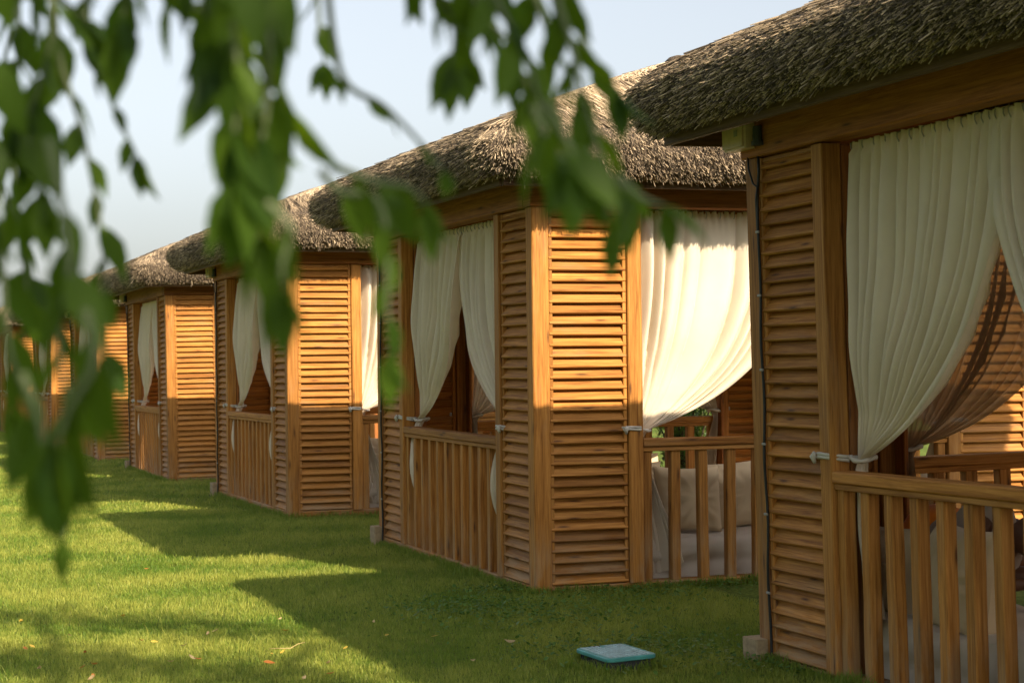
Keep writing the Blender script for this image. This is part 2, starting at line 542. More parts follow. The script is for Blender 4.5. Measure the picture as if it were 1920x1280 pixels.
def build_gazebo():
    root = empty('wooden_gazebo', Matrix.Identity(4))
    cps = [corner_post_mesh(i) for i in range(2)]
    lv = [louvre_mesh(-c + PW + 0.002, -c + 0.634), louvre_mesh(c - 0.634, c - PW - 0.002)]
    ops = [opening_post_mesh(-c + A - 0.051), opening_post_mesh(c - A + 0.051)]
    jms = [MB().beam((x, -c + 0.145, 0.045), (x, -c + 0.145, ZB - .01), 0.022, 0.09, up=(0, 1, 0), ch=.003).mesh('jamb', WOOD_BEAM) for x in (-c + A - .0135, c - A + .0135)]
    # sill, beam, fascia
    sill = MB().beam((-c + 0.01, -c + 0.05, 0.012), (c - 0.01, -c + 0.05, 0.012), 0.085, 0.066, ch=0.006, seg=6, wob=.001).mesh('sill', WOOD)
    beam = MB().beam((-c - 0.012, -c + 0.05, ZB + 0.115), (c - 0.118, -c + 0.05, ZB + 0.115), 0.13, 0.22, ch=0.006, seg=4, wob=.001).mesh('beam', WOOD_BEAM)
    OF = 0.28
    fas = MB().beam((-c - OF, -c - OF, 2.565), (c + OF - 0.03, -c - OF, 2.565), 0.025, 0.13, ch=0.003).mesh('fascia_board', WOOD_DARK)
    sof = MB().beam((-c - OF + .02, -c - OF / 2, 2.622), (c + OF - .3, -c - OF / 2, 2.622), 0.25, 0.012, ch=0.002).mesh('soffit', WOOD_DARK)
    track = MB().beam((-c + A, -c + 0.150, ZB - 0.006), (c - A, -c + 0.150, ZB - 0.006), 0.02, 0.02, ch=0.003).mesh('curtain_track', WOOD_BEAM)
    # railing
    tr = MB()
    tr.beam((-c + A + .002, -c + 0.05, 0.922), (c - A - .002, -c + 0.05, 0.922), 0.10, 0.052, ch=0.006, seg=8, wob=.0015)
    tr.beam((-c + A + .002, -c + 0.053, 0.881), (c - A - .002, -c + 0.053, 0.881), 0.086, 0.027, ch=0.003, seg=8, wob=.001)
    trm = tr.mesh('top_rail', WOOD)
    nb = 12
    bal = []
    for i in range(nb):
        x = -c + A + 0.034 + (W - 2 * A - 0.068) * i / (nb - 1)
        b = MB()
        wv = 0.064 + random.uniform(-.004, .004)
        tlt = random.uniform(-.004, .004)
        b.beam((x + tlt, -c + 0.052, 0.046), (x - tlt, -c + 0.052, 0.866), wv, 0.06, up=(0, 1, 0), ch=0.005, seg=7, wob=.0013)
        bal.append(b.mesh('baluster', WOOD))
    for k, M in enumerate(FACES):
        link('corner_post', cps[k % 2], root, M)
        for m_ in lv:
            link('louvre_panel', m_, root, M)
        for m_ in jms:
            link('jamb', m_, root, M)
        for m_ in ops:
            link('post', m_, root, M)
        link('sill', sill, root, M)
        link('beam', beam, root, M)
        link('fascia_board', fas, root, M)
        link('soffit', sof, root, M)
        link('curtain_track', track, root, M)
        if k in (0, 2, 3):
            rl = link('railing', trm, root, M)
            for b in bal:
                link('baluster', b, rl)
    # roof
    bed = roof_bed()
    rf = bed.build('thatched_roof', THATCH_BED, root, True)
    link('thatch_reeds', reeds_mesh(), rf)
    # rafters under the roof
    rm = MB()
    for sx in (-1, 1):
        for sy in (-1, 1):
            rm.beam((sx * (c - .02), sy * (c - .02), 2.60), (sx * .03, sy * .03, 3.50), 0.06, 0.09)
    rm.beam((0, -c + .1, 2.66), (0, -.04, 3.46), 0.05, 0.07)
    rm.beam((-c + .1, 0, 2.66), (-.04, 0, 3.46), 0.05, 0.07)
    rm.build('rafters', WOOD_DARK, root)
    # deck
    dk = MB()
    n = 24
    for i in range(n):
        y = -c + 0.14 + (W - 0.28) * (i + .5) / n
        dk.beam((-c + 0.10, y, 0.03), (c - 0.10, y, 0.03), (W - 0.28) / n - .005, 0.024, ch=.002)
    dk.build('deck', WOOD, root)
    # footing at the far lawn-side corner, junction box, cable
    ft = MB().beam((-c + 0.015, c - 0.01, -0.03), (-c + 0.015, c - 0.01, 0.125), 0.15, 0.15, up=(0, 1, 0), ch=0.008)
    ft.build('footing', CONC, root)
    jb = MB()
    jb.beam((-c - 0.045, c - 0.035, 2.445), (-c - 0.045, c - 0.035, 2.60), 0.22, 0.06, up=(1, 0, 0), ch=0.008)
    jb.beam((-c - 0.080, c - 0.035, 2.455), (-c - 0.080, c - 0.035, 2.59), 0.205, 0.012, up=(1, 0, 0), ch=0.004)
    j = jb.build('junction_box', BOXMAT, root)
    pl = MB()
    pl.beam((-c - 0.088, c - 0.08, 2.505), (-c - 0.088, c - 0.08, 2.535), 0.034, 0.003, up=(1, 0, 0), ch=0.001)
    pl.build('cover_plate', CLIP, j)
    sp = MB()
    sp.tube([(-c - 0.035, c - 0.20, 2.47), (-c - 0.035, c - 0.20, 2.54)], 0.022, 12)
    sp.tube([(-c - 0.035, c - 0.20, 2.45), (-c - 0.035, c - 0.20, 2.47)], 0.03, 12)
    sp.beam((-c - 0.03, c - 0.16, 2.50), (-c - 0.03, c - 0.20, 2.50), 0.02, 0.02)
    sp.build('socket', GREYBOX, root)
    cb = MB()
    pts = []
    for i in range(26):
        z = 2.42 - i * (2.30 / 25)
        pts.append((-c - 0.006 + .003 * math.sin(i * 1.1), c - 0.128 + .004 * math.sin(i * 0.9) - (0.02 if i < 2 else 0), z))
    pts += [(-c - 0.01, c - 0.14, 0.02), (-c - 0.02, c - 0.17, -0.03)]
    cb.tube(pts, 0.007, 6)
    cb.tube([(-c - 0.01, c - .05, 2.42), (-c - 0.012, c - .06, 2.35), (-c - 0.012, c - .10, 2.28), (-c - 0.012, c - .14, 2.26), (-c - 0.010, c - .12, 2.20), (-c - 0.006, c - .118, 2.05)], 0.005, 6)
    cbl = cb.build('cable', CABLE, root, True)
    for z in (0.35, 0.72, 1.05, 1.40, 1.75, 2.05):
        q = MB().beam((-c - 0.012, c - 0.142, z), (-c - 0.012, c - 0.114, z), 0.008, 0.012)
        q.build('clip', CLIP, cbl)
    return root

# profile of the thatch: (offset from wall line, height)
def ring_point(h, rad, s):
    """rounded square half size h, corner radius rad; s in [0,1) -> (x,y,nx,ny)"""
    rad = min(rad, h * .95)
    side = 2 * (h - rad)
    arc = math.pi / 2 * rad
    P = 4 * (side + arc)
    d = (s % 1.0) * P
    k = int(d // (side + arc))
    d -= k * (side + arc)
    if d < side:
        x, y = -h + rad + d, -h
        nx, ny = 0, -1
    else:
        a = (d - side) / rad if rad > 1e-6 else 0
        cx, cy = h - rad, -h + rad
        nx, ny = math.sin(a), -math.cos(a)
        x, y = cx + rad * nx, cy + rad * ny
    for _ in range(k % 4):
        x, y = -y, x
        nx, ny = -ny, nx
    return x, y, nx, ny

PROF = [(-0.06, 2.64), (0.22, 2.60), (0.31, 2.555), (0.37, 2.555), (0.435, 2.60), (0.47, 2.68), (0.465, 2.77), (0.38, 2.85),
        (0.10, 2.97), (-0.5, 3.20), (-1.1, 3.42), (-1.6, 3.59), (-c + 0.02, 3.66)]

def roof_bed():
    m = MB()
    ns = 120
    def P(i, j):
        o, z = PROF[i]
        h = c + o
        x, y, nx, ny = ring_point(h, min(0.22, h * .5), j / ns)
        q = noise.noise(Vector((x * 2.3, y * 2.3, z * 3))) * 0.018
        if i == len(PROF) - 1:
            return (x * .5, y * .5, z)
        return (x + nx * q, y + ny * q, z + q * .6)
    m.grid(P, len(PROF), ns, True)
    # close the top with a small cap
    m.tube([(0, 0, 3.64), (0, 0, 3.685), (0, 0, 3.70)], [0.12, 0.07, 0.02], 12)
    return m

def reeds_mesh():
    rs = np.random.RandomState(5)
    PO = [-p[0] for p in PROF[7:]]
    PZ = [p[1] for p in PROF[7:]]
    prof = PROF[2:]
    segs = []
    for i in range(len(prof) - 1):
        (o0, z0), (o1, z1) = prof[i], prof[i + 1]
        L = math.hypot(o1 - o0, z1 - z0)
        per = 8 * (c + (o0 + o1) / 2)
        dens = 9500 if i < 5 else (5200 if i == 5 else (3000 if i < 9 else 1700))
        segs.append((i, L * per * dens))
    V, F, U = [], [], []
    base = 0
    tot = []
    for i, cnt in segs:
        (o0, z0), (o1, z1) = prof[i], prof[i + 1]
        tot.append(int(cnt))
        for _ in range(int(cnt)):
            f = rs.rand()
            o = o0 + (o1 - o0) * f
            z = z0 + (z1 - z0) * f
            h = c + o
            s = rs.rand()
            x, y, nx, ny = ring_point(h, min(0.22, h * .5), s)
            q = noise.noise(Vector((x * 2.3, y * 2.3, z * 3))) * 0.018
            q2 = noise.noise(Vector((x * 9, y * 9, z * 9 + 7))) * 0.014
            if i < 5:       # cut eave: reeds point out and down
                fr = (i + f) / 5.0
                ang = R(-44 + 22 * fr) + rs.normal(0, .12)
                ln = rs.uniform(.06, .13)
                out = abs(rs.normal(0, .019)) + 0.002 + q2 * 1.3
                if rs.rand() < .035:
                    out += rs.uniform(0, .055)
                r_ = rs.uniform(.0016, .0036)
                az = rs.normal(0, .16)
            else:
                ang = -min(R(24), math.atan2(z1 - z0, o0 - o1)) + abs(rs.normal(0, .035))
                if rs.rand() < .03 and i < 7:
                    ang += rs.uniform(0, .09)
                ln = rs.uniform(.25, .55) if i < 7 else rs.uniform(.08, .2)
                out = 0.005 + abs(rs.normal(0, .008)) + q2 * .8
                r_ = rs.uniform(.0018, .0040)
                az = rs.normal(0, .14)
            if i >= 5:
                tang = abs(-ny * x + nx * y) if max(abs(nx), abs(ny)) > .98 else h
                ln = min(ln, max(.07, (h - tang) * .9 + .05)) if tang < h else min(ln, .12)
            ca, sa = math.cos(az), math.sin(az)
            dx, dy = nx * ca - ny * sa, nx * sa + ny * ca
            D = np.array((dx * math.cos(ang), dy * math.cos(ang), math.sin(ang)))
            if i < 5:
                tip = np.array((x + nx * q, y + ny * q, z + q * .6)) + D * out
            else:
                tip = np.array((x, y, z + q * .6 + out * 1.1))
                tip += D * rs.uniform(0, .02)
            root_ = tip - D * ln
            if i >= 4:      # keep the hidden end of a reed under the surface
                for _k in range(9):
                    ro = max(abs(root_[0]), abs(root_[1])) - c
                    if root_[2] < np.interp(-ro, PO, PZ) + .006:
                        break
                    ln *= .7
                    root_ = tip - D * ln
                if ln < .055:
                    continue
            side = np.cross(D, (0, 0, 1.0))
            side /= max(np.linalg.norm(side), 1e-6)
            upn = np.cross(side, D)
            a0 = rs.rand() * 2.1
            for (P_, rr) in ((root_, r_), (tip, r_ * .9)):
                for k in range(3):
                    an = a0 + k * 2.0944
                    V.append(P_ + (side * math.cos(an) + upn * math.sin(an)) * rr)
            u = min(1, max(0, rs.beta(1.7, 2.0) + (.30 if i >= 6 else 0.0)))  # slope reeds coloured paler, sunlight on the upper roof put into the colour
            b = base
            for k in range(3):
                k2 = (k + 1) % 3
                F.append((b + k, b + k2, b + 3 + k2, b + 3 + k))
                U.append(u)
            F.append((b + 3, b + 4, b + 5, b + 5))
            U.append(min(1, u + .35))
            base += 6
    # polygons: quads and tip triangles
    me = bpy.data.meshes.new('thatch_reeds')
    V = np.array(V, dtype=np.float32)
    me.vertices.add(len(V))
    me.vertices.foreach_set('co', V.ravel())
    F = np.array(F, dtype=np.int32)
    U = np.array(U, dtype=np.float32)
    lens = np.full(len(F), 4, dtype=np.int32)
    lens[3::4] = 3
    mask = np.ones((len(F), 4), dtype=bool)
    mask[3::4, 3] = False
    loops = F[mask]
    me.loops.add(len(loops))
    me.loops.foreach_set('vertex_index', loops)
    me.polygons.add(len(F))
    st = np.concatenate(([0], np.cumsum(lens)[:-1])).astype(np.int32)
    me.polygons.foreach_set('loop_start', st)
    me.polygons.foreach_set('loop_total', lens)
    ul = me.uv_layers.new(name='UVMap')
    uv = np.zeros((len(loops), 2), dtype=np.float32)
    uv[:, 0] = np.repeat(U, lens)
    ul.data.foreach_set('uv', uv.ravel())
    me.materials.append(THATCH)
    me.update(calc_edges=True)
    print('reeds', tot, sum(tot))
    return me

GSRC = {0: (5.03, -.845, .0, .345, 0, 0), 1: (2.753, 6.245, .0, .349, -.013, -.003), 2: (.136, 13.168, .0, .335, .005, -.006), 3: (-2.443, 20.25, .01, .342, .003, 0),
        4: (-5.041, 27.353, 0, .337, -.007, -.002), 5: (-7.676, 34.562, -.02, .341, -.005, -.001),
        6: (-10.282, 41.726, 0, .341, -.003, -.001), 7: (-13.058, 48.856, 0, .341, -.003, -.001)}
GM = {}
for g, (x, y, z0, h, l1, l2) in GSRC.items():
    Rm = Matrix.Rotation(l1, 4, 'Y') @ Matrix.Rotation(-l2, 4, 'X') @ Matrix.Rotation(h, 4, 'Z')
    loc = Vector((x * .88, y * .88, z0)) - (Rm @ Vector((-c, -c, 0)))
    loc.z = z0
    GM[g] = Matrix.Translation(loc) @ Rm
ORD = {1: 'nearest', 2: 'second nearest', 3: 'third nearest', 4: 'fourth nearest', 5: 'fifth nearest', 6: 'sixth nearest', 7: 'farthest'}
GLAB = {0: 'unseen thatched wooden gazebo added beside the camera for its shadow, outside the right edge of the photo',  # unseen gazebo continuing the row, added for the shadow it casts
        1: 'nearest thatched wooden gazebo, cut by the right edge of the photo, in shade',
        2: 'thatched wooden gazebo second from the right with a wide sunlit louvre panel and curtain',
        3: 'thatched wooden gazebo third from the right, in the middle of the row',
        4: 'thatched wooden gazebo fourth from the right, left of the middle of the lawn',
        5: 'thatched wooden gazebo fifth from the right, partly hidden by blurred leaves',
        6: 'small distant thatched wooden gazebo sixth from the right behind blurred leaves',
        7: 'farthest thatched wooden gazebo at the left edge of the photo behind leaves'}
g1 = build_gazebo()
tag(g1, GLAB[1], 'gazebo', 'thatched gazebos in a row along the lawn')
for g in (0, 2, 3, 4, 5, 6, 7):
    r_ = copy_tree(g1)
    r_.matrix_world = GM[g]
    r_['label'] = GLAB[g]
    for ch in r_.children:
        if ch.name.startswith('thatched_roof'):
            ch.rotation_euler.z = math.pi / 2 * g
g1.matrix_world = GM[1]

# ------------------------------------------------------------------ curtains
def curtain_mesh(side, width, seed, zc=1.28, ztie=1.0, tail=0.75, nf=13, mat=None, zt=2.398, tlen=None, flare=1.0, x0=.07, deep=1.0, poke=0.0):
    rs = random.Random(seed)
    nq, ntt, ntl = 200, 56, 16
    ph = rs.uniform(0, 9)
    o1, o2 = rs.uniform(0, 50), rs.uniform(0, 50)
    tail_end = ztie - tail
    def fold(q, t):
        warp = q * nf + 0.9 * noise.noise(Vector((q * 3.1, t * .6, o1))) + ph
        a = 2 * math.pi * warp
        amp = 0.65 + 0.75 * noise.noise(Vector((q * nf * .55, t * 1.3, o2)))
        return (1 - 2.1 * abs(math.sin(a / 2 + .5 * math.sin(a / 3))) ** 0.62) * max(.2, amp)
    def P(i, j):
        q = j / (nq - 1)
        if i < ntt:
            t = i / (ntt - 1)
            xt = x0 + q * (width - x0)
            xe = 0.012 + 0.075 * q
            zq = zc + (1 - q) * 0.25
            x = (1 - t) ** 2 * xt + 2 * t * (1 - t) * xt * 1.0 + t * t * xe
            z = (1 - t) ** 2 * zt + 2 * t * (1 - t) * zq + t * t * ztie
            env = 0.012 + deep * 0.040 * math.sin(math.pi * min(1, t * 1.15 + .05)) ** .8 + .006 * t
            if t < .03:
                env = 0.008
            y = fold(q, t) * env
            y += 0.02 * noise.noise(Vector((q * 5, t * 4, o1 + 3))) * math.sin(math.pi * t)
            if t < .06:
                y += 0.011 * math.sin(q * width * 2 * math.pi / 0.045) * (1 - t / .06)
                z += 0.004 * math.sin(q * width * 2 * math.pi / 0.07)
            # bundle rounding near the tie
            b = max(0, (t - .8) / .2)
            y += b * 0.025 * math.sin(q * math.pi * 2)
            return (side * x, y, z)
        t = (i - ntt + 1) / ntl
        xe = 0.012 + 0.075 * q
        fl = 0.5 + 1.1 * t ** .7 + .25 * math.sin(t * 5 + o1)
        x = xe * fl * (1 + (flare - 1) * t) + 0.03 * t * flare + .02 * noise.noise(Vector((t * 3, o2, q * 2)))
        y = fold(q, 1) * (0.012 + .022 * t ** .6) + 0.025 * math.sin(q * math.pi * 2) * (1 + t * .6) + 0.0
        if poke:
            b = min(1, t * 3)
            x = x * (1 - b) + b * (0.075 + (.05 + .10 * t) * q + .008 * math.sin(t * 9 + o1))
            y = y * (1 - .6 * b) - poke * math.sin(math.pi * min(1, t * 1.05))
        z = ztie - t * (ztie - tail_end) * (1 - .12 * abs(q - .3))
        return (side * x, y, z)
    m = MB()
    m.grid(P, ntt + ntl, nq)
    return m.mesh('curtain', mat or CURTAIN, True)

def tie_mesh(side, ztie=1.0, seed=0, dangle=0.0):
    m = MB()
    rs = random.Random(seed)
    pts = []
    for k in range(25):
        a = 2 * math.pi * k / 24
        pts.append((side * (0.045 + 0.050 * math.cos(a)), 0.055 * math.sin(a), ztie + 0.008 * math.sin(a * 2)))
    m.tube(pts, [0.010 + .003 * math.sin(k * 1.7) for k in range(25)], 8, False)
    yo = -0.135
    path = [(0.02, -0.055, 0), (-0.005, -0.10, .006), (-0.02, yo, .012), (-0.055, yo - .004, .014), (-0.10, yo - .003, .016), (-0.122, yo, .012), (-0.135, yo + .03, .008), (-0.14, yo + .06, .004)]
    for dz in (-0.006, 0.009):
        m.tube([(side * x, y, ztie + z + dz + rs.uniform(-.002, .002) - (dangle * max(0, -x) if dangle else 0)) for x, y, z in path],
               [.008, .007, .009, .007, .009, .008, .010, .007], 8)
    m.tube([(side * -0.118, yo - .016, ztie + .03), (side * -0.128, yo - .02, ztie + .01), (side * -0.124, yo - .014, ztie - .02)], [.008, .016, .007], 8)
    return m.mesh('tieback', TIE, True)

SIDE_NAME = {0: 'sunny side', 2: 'far side', 3: 'lawn side'}
variants = {}
def place_curtain(g, face, side, width=1.14, seed=0, label='', **kw):
    key = (side, width, seed, tuple(sorted((k, str(v)) for k, v in kw.items())))
    if key not in variants:
        variants[key] = (curtain_mesh(side, width, seed, **kw), tie_mesh(side, kw.get('ztie', 1.0), seed, kw.get('tlen', 0) or 0))
    cm, tm = variants[key]
    sx = -c + A if side > 0 else c - A
    M = GM[g] @ FACES[face] @ Matrix.Translation((sx, -c + 0.135, 0))
    o = link('curtain', cm, None, M)
    tag(o, label, 'curtain', 'curtains tied back in the gazebo openings')
    link('tieback', tm, o)
    if g in (1, 2, 3):
        hk = MB()
        x0_ = kw.get('x0', .07)
        nh = 13
        for i in range(nh):
            x = side * (x0_ + .01 + (width - x0_ - .02) * i / (nh - 1))
            hk.tube([(x, -.004, 2.352), (x + .002, -.016, 2.372), (x, -.014, 2.392), (x, 0.008, 2.400)], .003, 5)
        hk.build('curtain_hook', CLIP, o)
    return o

# lawn side: s runs from the far corner (side=+1) to the near corner (side=-1)
place_curtain(1, 3, 1, 1.20, 11, 'broad grey-cream curtain at far right, tied to the left post above the nearest railing', zc=1.38, nf=13, deep=1.35, x0=.035)
place_curtain(1, 3, -1, 1.18, 12, 'cream curtain at the top right corner of the photo, crossing over the broad one', zc=1.45, nf=13)
place_curtain(1, 2, -1, 1.15, 13, 'sheer inner curtain, coloured brown for indoor shade, seen through the nearest gazebo, sweeping down to the left', zc=1.22, nf=12, mat=SHEER)
place_curtain(1, 2, 1, 1.15, 14, 'sheer inner curtain, coloured brown for indoor shade, on the back side of the nearest gazebo, gathered at the right', zc=1.22, nf=12, mat=SHEER)
place_curtain(1, 0, 1, 1.22, 23, 'unseen cream curtain added for shade on the sunny side of the nearest gazebo, left half', zc=1.34, nf=8, deep=1.5, tail=.93, flare=1.7, x0=.0)  # unseen curtains added on this side to shade the interior
place_curtain(1, 0, -1, 1.0, 24, 'unseen cream curtain added for shade on the sunny side of the nearest gazebo, right half', zc=1.3, nf=10)
place_curtain(1, 1, 1, 1.14, 21, 'unseen cream curtain added for shade at the open entrance of the nearest gazebo, near half', zc=1.36, deep=1.5, nf=12, poke=.105)  # entrance curtains, also added out of view to keep the interior dark
place_curtain(1, 1, -1, 1.12, 22, 'unseen cream curtain added for shade at the open entrance of the nearest gazebo, far half', zc=1.36, deep=1.5, nf=12, poke=.105)
place_curtain(2, 3, 1, 1.14, 21, 'left shaded cream curtain above the railing of the second gazebo from the right', zc=1.36, deep=1.5, nf=12, poke=.105)
place_curtain(2, 3, -1, 1.12, 22, 'right shaded cream curtain above the railing of the second gazebo, beside its louvred corner', zc=1.36, deep=1.5, nf=12, poke=.105)
place_curtain(2, 0, 1, 1.22, 23, 'brightly sunlit cream curtain sweeping down left to a white tie on a post', zc=1.34, nf=8, deep=1.5, tail=.93, flare=1.7, x0=.0)
place_curtain(2, 0, -1, 1.0, 24, 'sunny side cream curtain of the second gazebo, hidden behind the nearest gazebo', zc=1.3, nf=10)
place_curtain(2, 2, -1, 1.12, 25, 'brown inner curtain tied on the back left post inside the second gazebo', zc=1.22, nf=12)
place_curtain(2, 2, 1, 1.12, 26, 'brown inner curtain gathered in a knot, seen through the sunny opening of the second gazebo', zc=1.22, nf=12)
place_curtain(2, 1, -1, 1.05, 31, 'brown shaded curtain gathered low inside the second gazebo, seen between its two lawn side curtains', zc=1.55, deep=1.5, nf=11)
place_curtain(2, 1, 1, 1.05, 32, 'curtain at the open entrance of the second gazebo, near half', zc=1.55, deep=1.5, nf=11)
place_curtain(3, 3, 1, 1.14, 21, 'left cream curtain above the railing of the third gazebo from the right', zc=1.36, deep=1.5, nf=12, poke=.105)
place_curtain(3, 3, -1, 1.12, 22, 'right cream curtain in the lawn opening of the third gazebo from the right', zc=1.36, deep=1.5, nf=12, poke=.105)
place_curtain(3, 0, 1, 1.22, 23, 'narrow strip of sunlit cream curtain right of the third gazebo\'s sunny louvres', zc=1.34, nf=8, deep=1.5, tail=.93, flare=1.7, x0=.0)
place_curtain(4, 3, 1, 1.14, 21, 'left cream curtain above the railing of the fourth gazebo from the right', zc=1.36, deep=1.5, nf=12, poke=.105)
place_curtain(4, 3, -1, 1.12, 22, 'right thin cream curtain in the lawn opening of the fourth gazebo from the right', zc=1.36, deep=1.5, nf=12, poke=.105)
place_curtain(5, 3, 1, 1.14, 21, 'left cream curtain of the fifth gazebo, behind blurred leaves', zc=1.36, deep=1.5, nf=12, poke=.105)
place_curtain(5, 3, -1, 1.12, 22, 'right cream curtain of the fifth gazebo, behind blurred leaves', zc=1.36, deep=1.5, nf=12, poke=.105)
place_curtain(6, 3, 1, 1.14, 21, 'left cream curtain of the small sixth gazebo', zc=1.36, deep=1.5, nf=12, poke=.105)
place_curtain(6, 3, -1, 1.12, 22, 'right cream curtain of the small sixth gazebo', zc=1.36, deep=1.5, nf=12, poke=.105)
place_curtain(7, 3, 1, 1.14, 21, 'cream curtain on the far post of the farthest gazebo', zc=1.36, deep=1.5, nf=12, poke=.105)
place_curtain(7, 3, -1, 1.12, 22, 'cream curtain on the near post of the farthest gazebo', zc=1.36, deep=1.5, nf=12, poke=.105)

# ------------------------------------------------------------------ benches, cushions
def soft_box(sx, sy, sz, seed, wr=0.012, r=0.06):
    """rounded box with wrinkles, origin at its base centre"""
    m = MB()
    n = 22
    def face(org, du, dv, nu, nv):
        def P(i, j):
            p = Vector(org) + Vector(du) * (i / (nu - 1)) + Vector(dv) * (j / (nv - 1))
            cc = Vector((max(-sx / 2 + r, min(sx / 2 - r, p.x)), max(-sy / 2 + r, min(sy / 2 - r, p.y)), max(0.0, min(sz - r, p.z))))
            d = p - cc
            q = cc + (d.normalized() * r if d.length > 1e-6 else d)
            nrm = d.normalized() if d.length > 1e-6 else Vector((0, 0, 1))
            k = noise.noise(Vector((q.x * 3 + seed, q.y * 3, q.z * 9))) * wr + noise.noise(Vector((q.x * 2.2 + q.z * 5, q.y * 2.2, seed + q.z * 16))) * wr
            return q + nrm * k
        m.grid(P, nu, nv)
    a, b_, h = sx / 2, sy / 2, sz
    nx, ny, nz = max(6, int(sx * n)), max(6, int(sy * n)), max(8, int(sz * n * 2))
    face((-a, -b_, h), (2 * a, 0, 0), (0, 2 * b_, 0), nx, ny)
    face((-a, -b_, 0), (2 * a, 0, 0), (0, 0, h), nx, nz)
    face((a, b_, 0), (-2 * a, 0, 0), (0, 0, h), nx, nz)
    face((-a, b_, 0), (0, -2 * b_, 0), (0, 0, h), ny, nz)
    face((a, -b_, 0), (0, 2 * b_, 0), (0, 0, h), ny, nz)
    return m

def cushion_mesh(w_, h_, t_, seed):
    """pillow standing on edge: width x, height z, thickness y; base at z=0"""
    m = MB()
    n = 40
    def side(sg):
        def P(i, j):
            a, b = 2 * i / (n - 1) - 1, 2 * j / (n - 1) - 1
            prof = ((1 - a ** 2) * (1 - b ** 2)) ** 0.42
            pinch = 1 - 0.10 * (1 - a * a) * 0 
            x = a * w_ / 2 * (1 - 0.09 * (1 - abs(b)) * 0 - 0.07 * (1 - b * b) * 0 + 0)
            ex = 1 - 0.09 * (1 - a * a) * abs(b) ** 3
            ey = 1 - 0.09 * (1 - b * b) * abs(a) ** 3
            z = b * h_ / 2 * ex
            x = a * w_ / 2 * ey
            r2 = math.hypot(a, b)
            an = math.atan2(b, a)
            wr = 0.030 * noise.noise(Vector((math.cos(an) * 4 + seed, math.sin(an) * 4, r2 * 1.2))) * min(1, r2) \
                + 0.012 * noise.noise(Vector((a * 3, b * 3, seed + sg)))
            y = sg * (t_ / 2 * prof + wr * prof)
            if sg < 0:
                return (x, y, z + h_ / 2)
            return (x, y, z + h_ / 2)
        return P
    Pf = side(-1)
    Pb = side(1)
    m.grid(Pf, n, n)
    m.grid(lambda i, j: Pb(n - 1 - i, j), n, n)
    return m.mesh('cushion', CUSHION, True)

BH = 0.27
bench_long = soft_box(2.9, 0.72, BH, 3, wr=.024).mesh('daybed_mattress', SHEET, True)
cush = [cushion_mesh(.54, .42, .26, 2), cushion_mesh(.48, .44, .24, 9), cushion_mesh(.60, .47, .28, 15)]

def place_bench(g, face, label):
    M = GM[g] @ FACES[face] @ Matrix.Translation((0, -c + 0.14 + 0.37, 0.045))
    root = empty('daybed', M)
    tag(root, label, 'daybed', 'daybeds inside the gazebos')
    link('mattress', bench_long, root)
    ft = MB()
    for sx in (-1.35, 0, 1.35):
        for sy in (-.25, .25):
            ft.beam((sx, sy, -.0), (sx, sy, .05), .05, .05)
    ft.build('frame', WOOD_DARK, root)

def place_cushion(g, face, s, d, z, var, label, rx=0.0, rz=0.0, ry=0.0):
    M = GM[g] @ FACES[face] @ Matrix.Translation((s - c, -c + d, z)) @ Matrix.Rotation(rz, 4, 'Z') @ Matrix.Rotation(rx, 4, 'X') @ Matrix.Rotation(ry, 4, 'Y')
    o = link('cushion', cush[var], None, M)
    tag(o, label, 'cushion', 'cushions on the daybeds')

place_bench(1, 3, 'grey sheeted daybed behind the balusters of the nearest gazebo')
place_bench(2, 0, 'grey sheeted daybed behind the sunny side balusters of the second gazebo')
place_bench(2, 3, 'grey sheeted daybed behind the lawn side balusters of the second gazebo')
place_bench(3, 0, 'grey sheeted daybed at the right edge of the third gazebo')
ZC = 0.045 + BH - .005
place_cushion(1, 3, W - 3.08, 0.27, ZC - .03, 0, 'beige cushion left of its neighbour behind the nearest gazebo balusters', R(-14), R(4))
place_cushion(1, 3, W - 2.44, 0.27, ZC - .04, 2, 'large beige cushion right of its neighbour behind the nearest gazebo balusters', R(-12), R(-9))
place_cushion(2, 0, 1.20, 0.33, ZC, 1, 'beige cushion behind the first balusters of the second gazebo\'s sunny side', R(-10), R(3), R(2))
place_cushion(2, 0, 1.68, 0.42, ZC, 2, 'plump beige cushion behind the right balusters of the second gazebo\'s sunny side', R(-12), R(-12), R(-6))
place_cushion(2, 0, 2.25, 0.40, ZC, 0, 'beige cushion hidden by the corner of the nearest gazebo', R(-12), R(6))
place_cushion(2, 3, W - 0.45, 0.75, ZC, 2, 'tall beige cushion inside the second gazebo behind the louvred corner', R(-8), R(80))
place_cushion(2, 0, 0.92, 0.62, ZC + .10, 0, 'brown shaded cushion behind the others, just right of the white curtain tail', R(-16), R(8))
place_cushion(3, 0, 1.05, 0.35, ZC, 0, 'pale cushion at the right edge of the third gazebo', R(-10))

# ------------------------------------------------------------------ person lying on the nearest daybed
def skin_obj(name, joints, edges, mat, parent=None, mw=None, sub=2):
    me = bpy.data.meshes.new(name)
    me.from_pydata([j[:3] for j in joints], edges, [])
    me.materials.append(mat)
    o = link(name, me, parent, mw)
    sk = o.modifiers.new('skin', 'SKIN')
    for i, j in enumerate(joints):
        r = j[3] if isinstance(j[3], tuple) else (j[3], j[3])
        me.skin_vertices[0].data[i].radius = r
    me.skin_vertices[0].data[0].use_root = True
    sk.use_smooth_shade = True
    ss = o.modifiers.new('sub', 'SUBSURF')
    ss.levels = sub
    ss.render_levels = sub
    return o

PM = GM[1] @ Matrix.Translation((-c + .60, -.16, 0.045 + BH + .09))
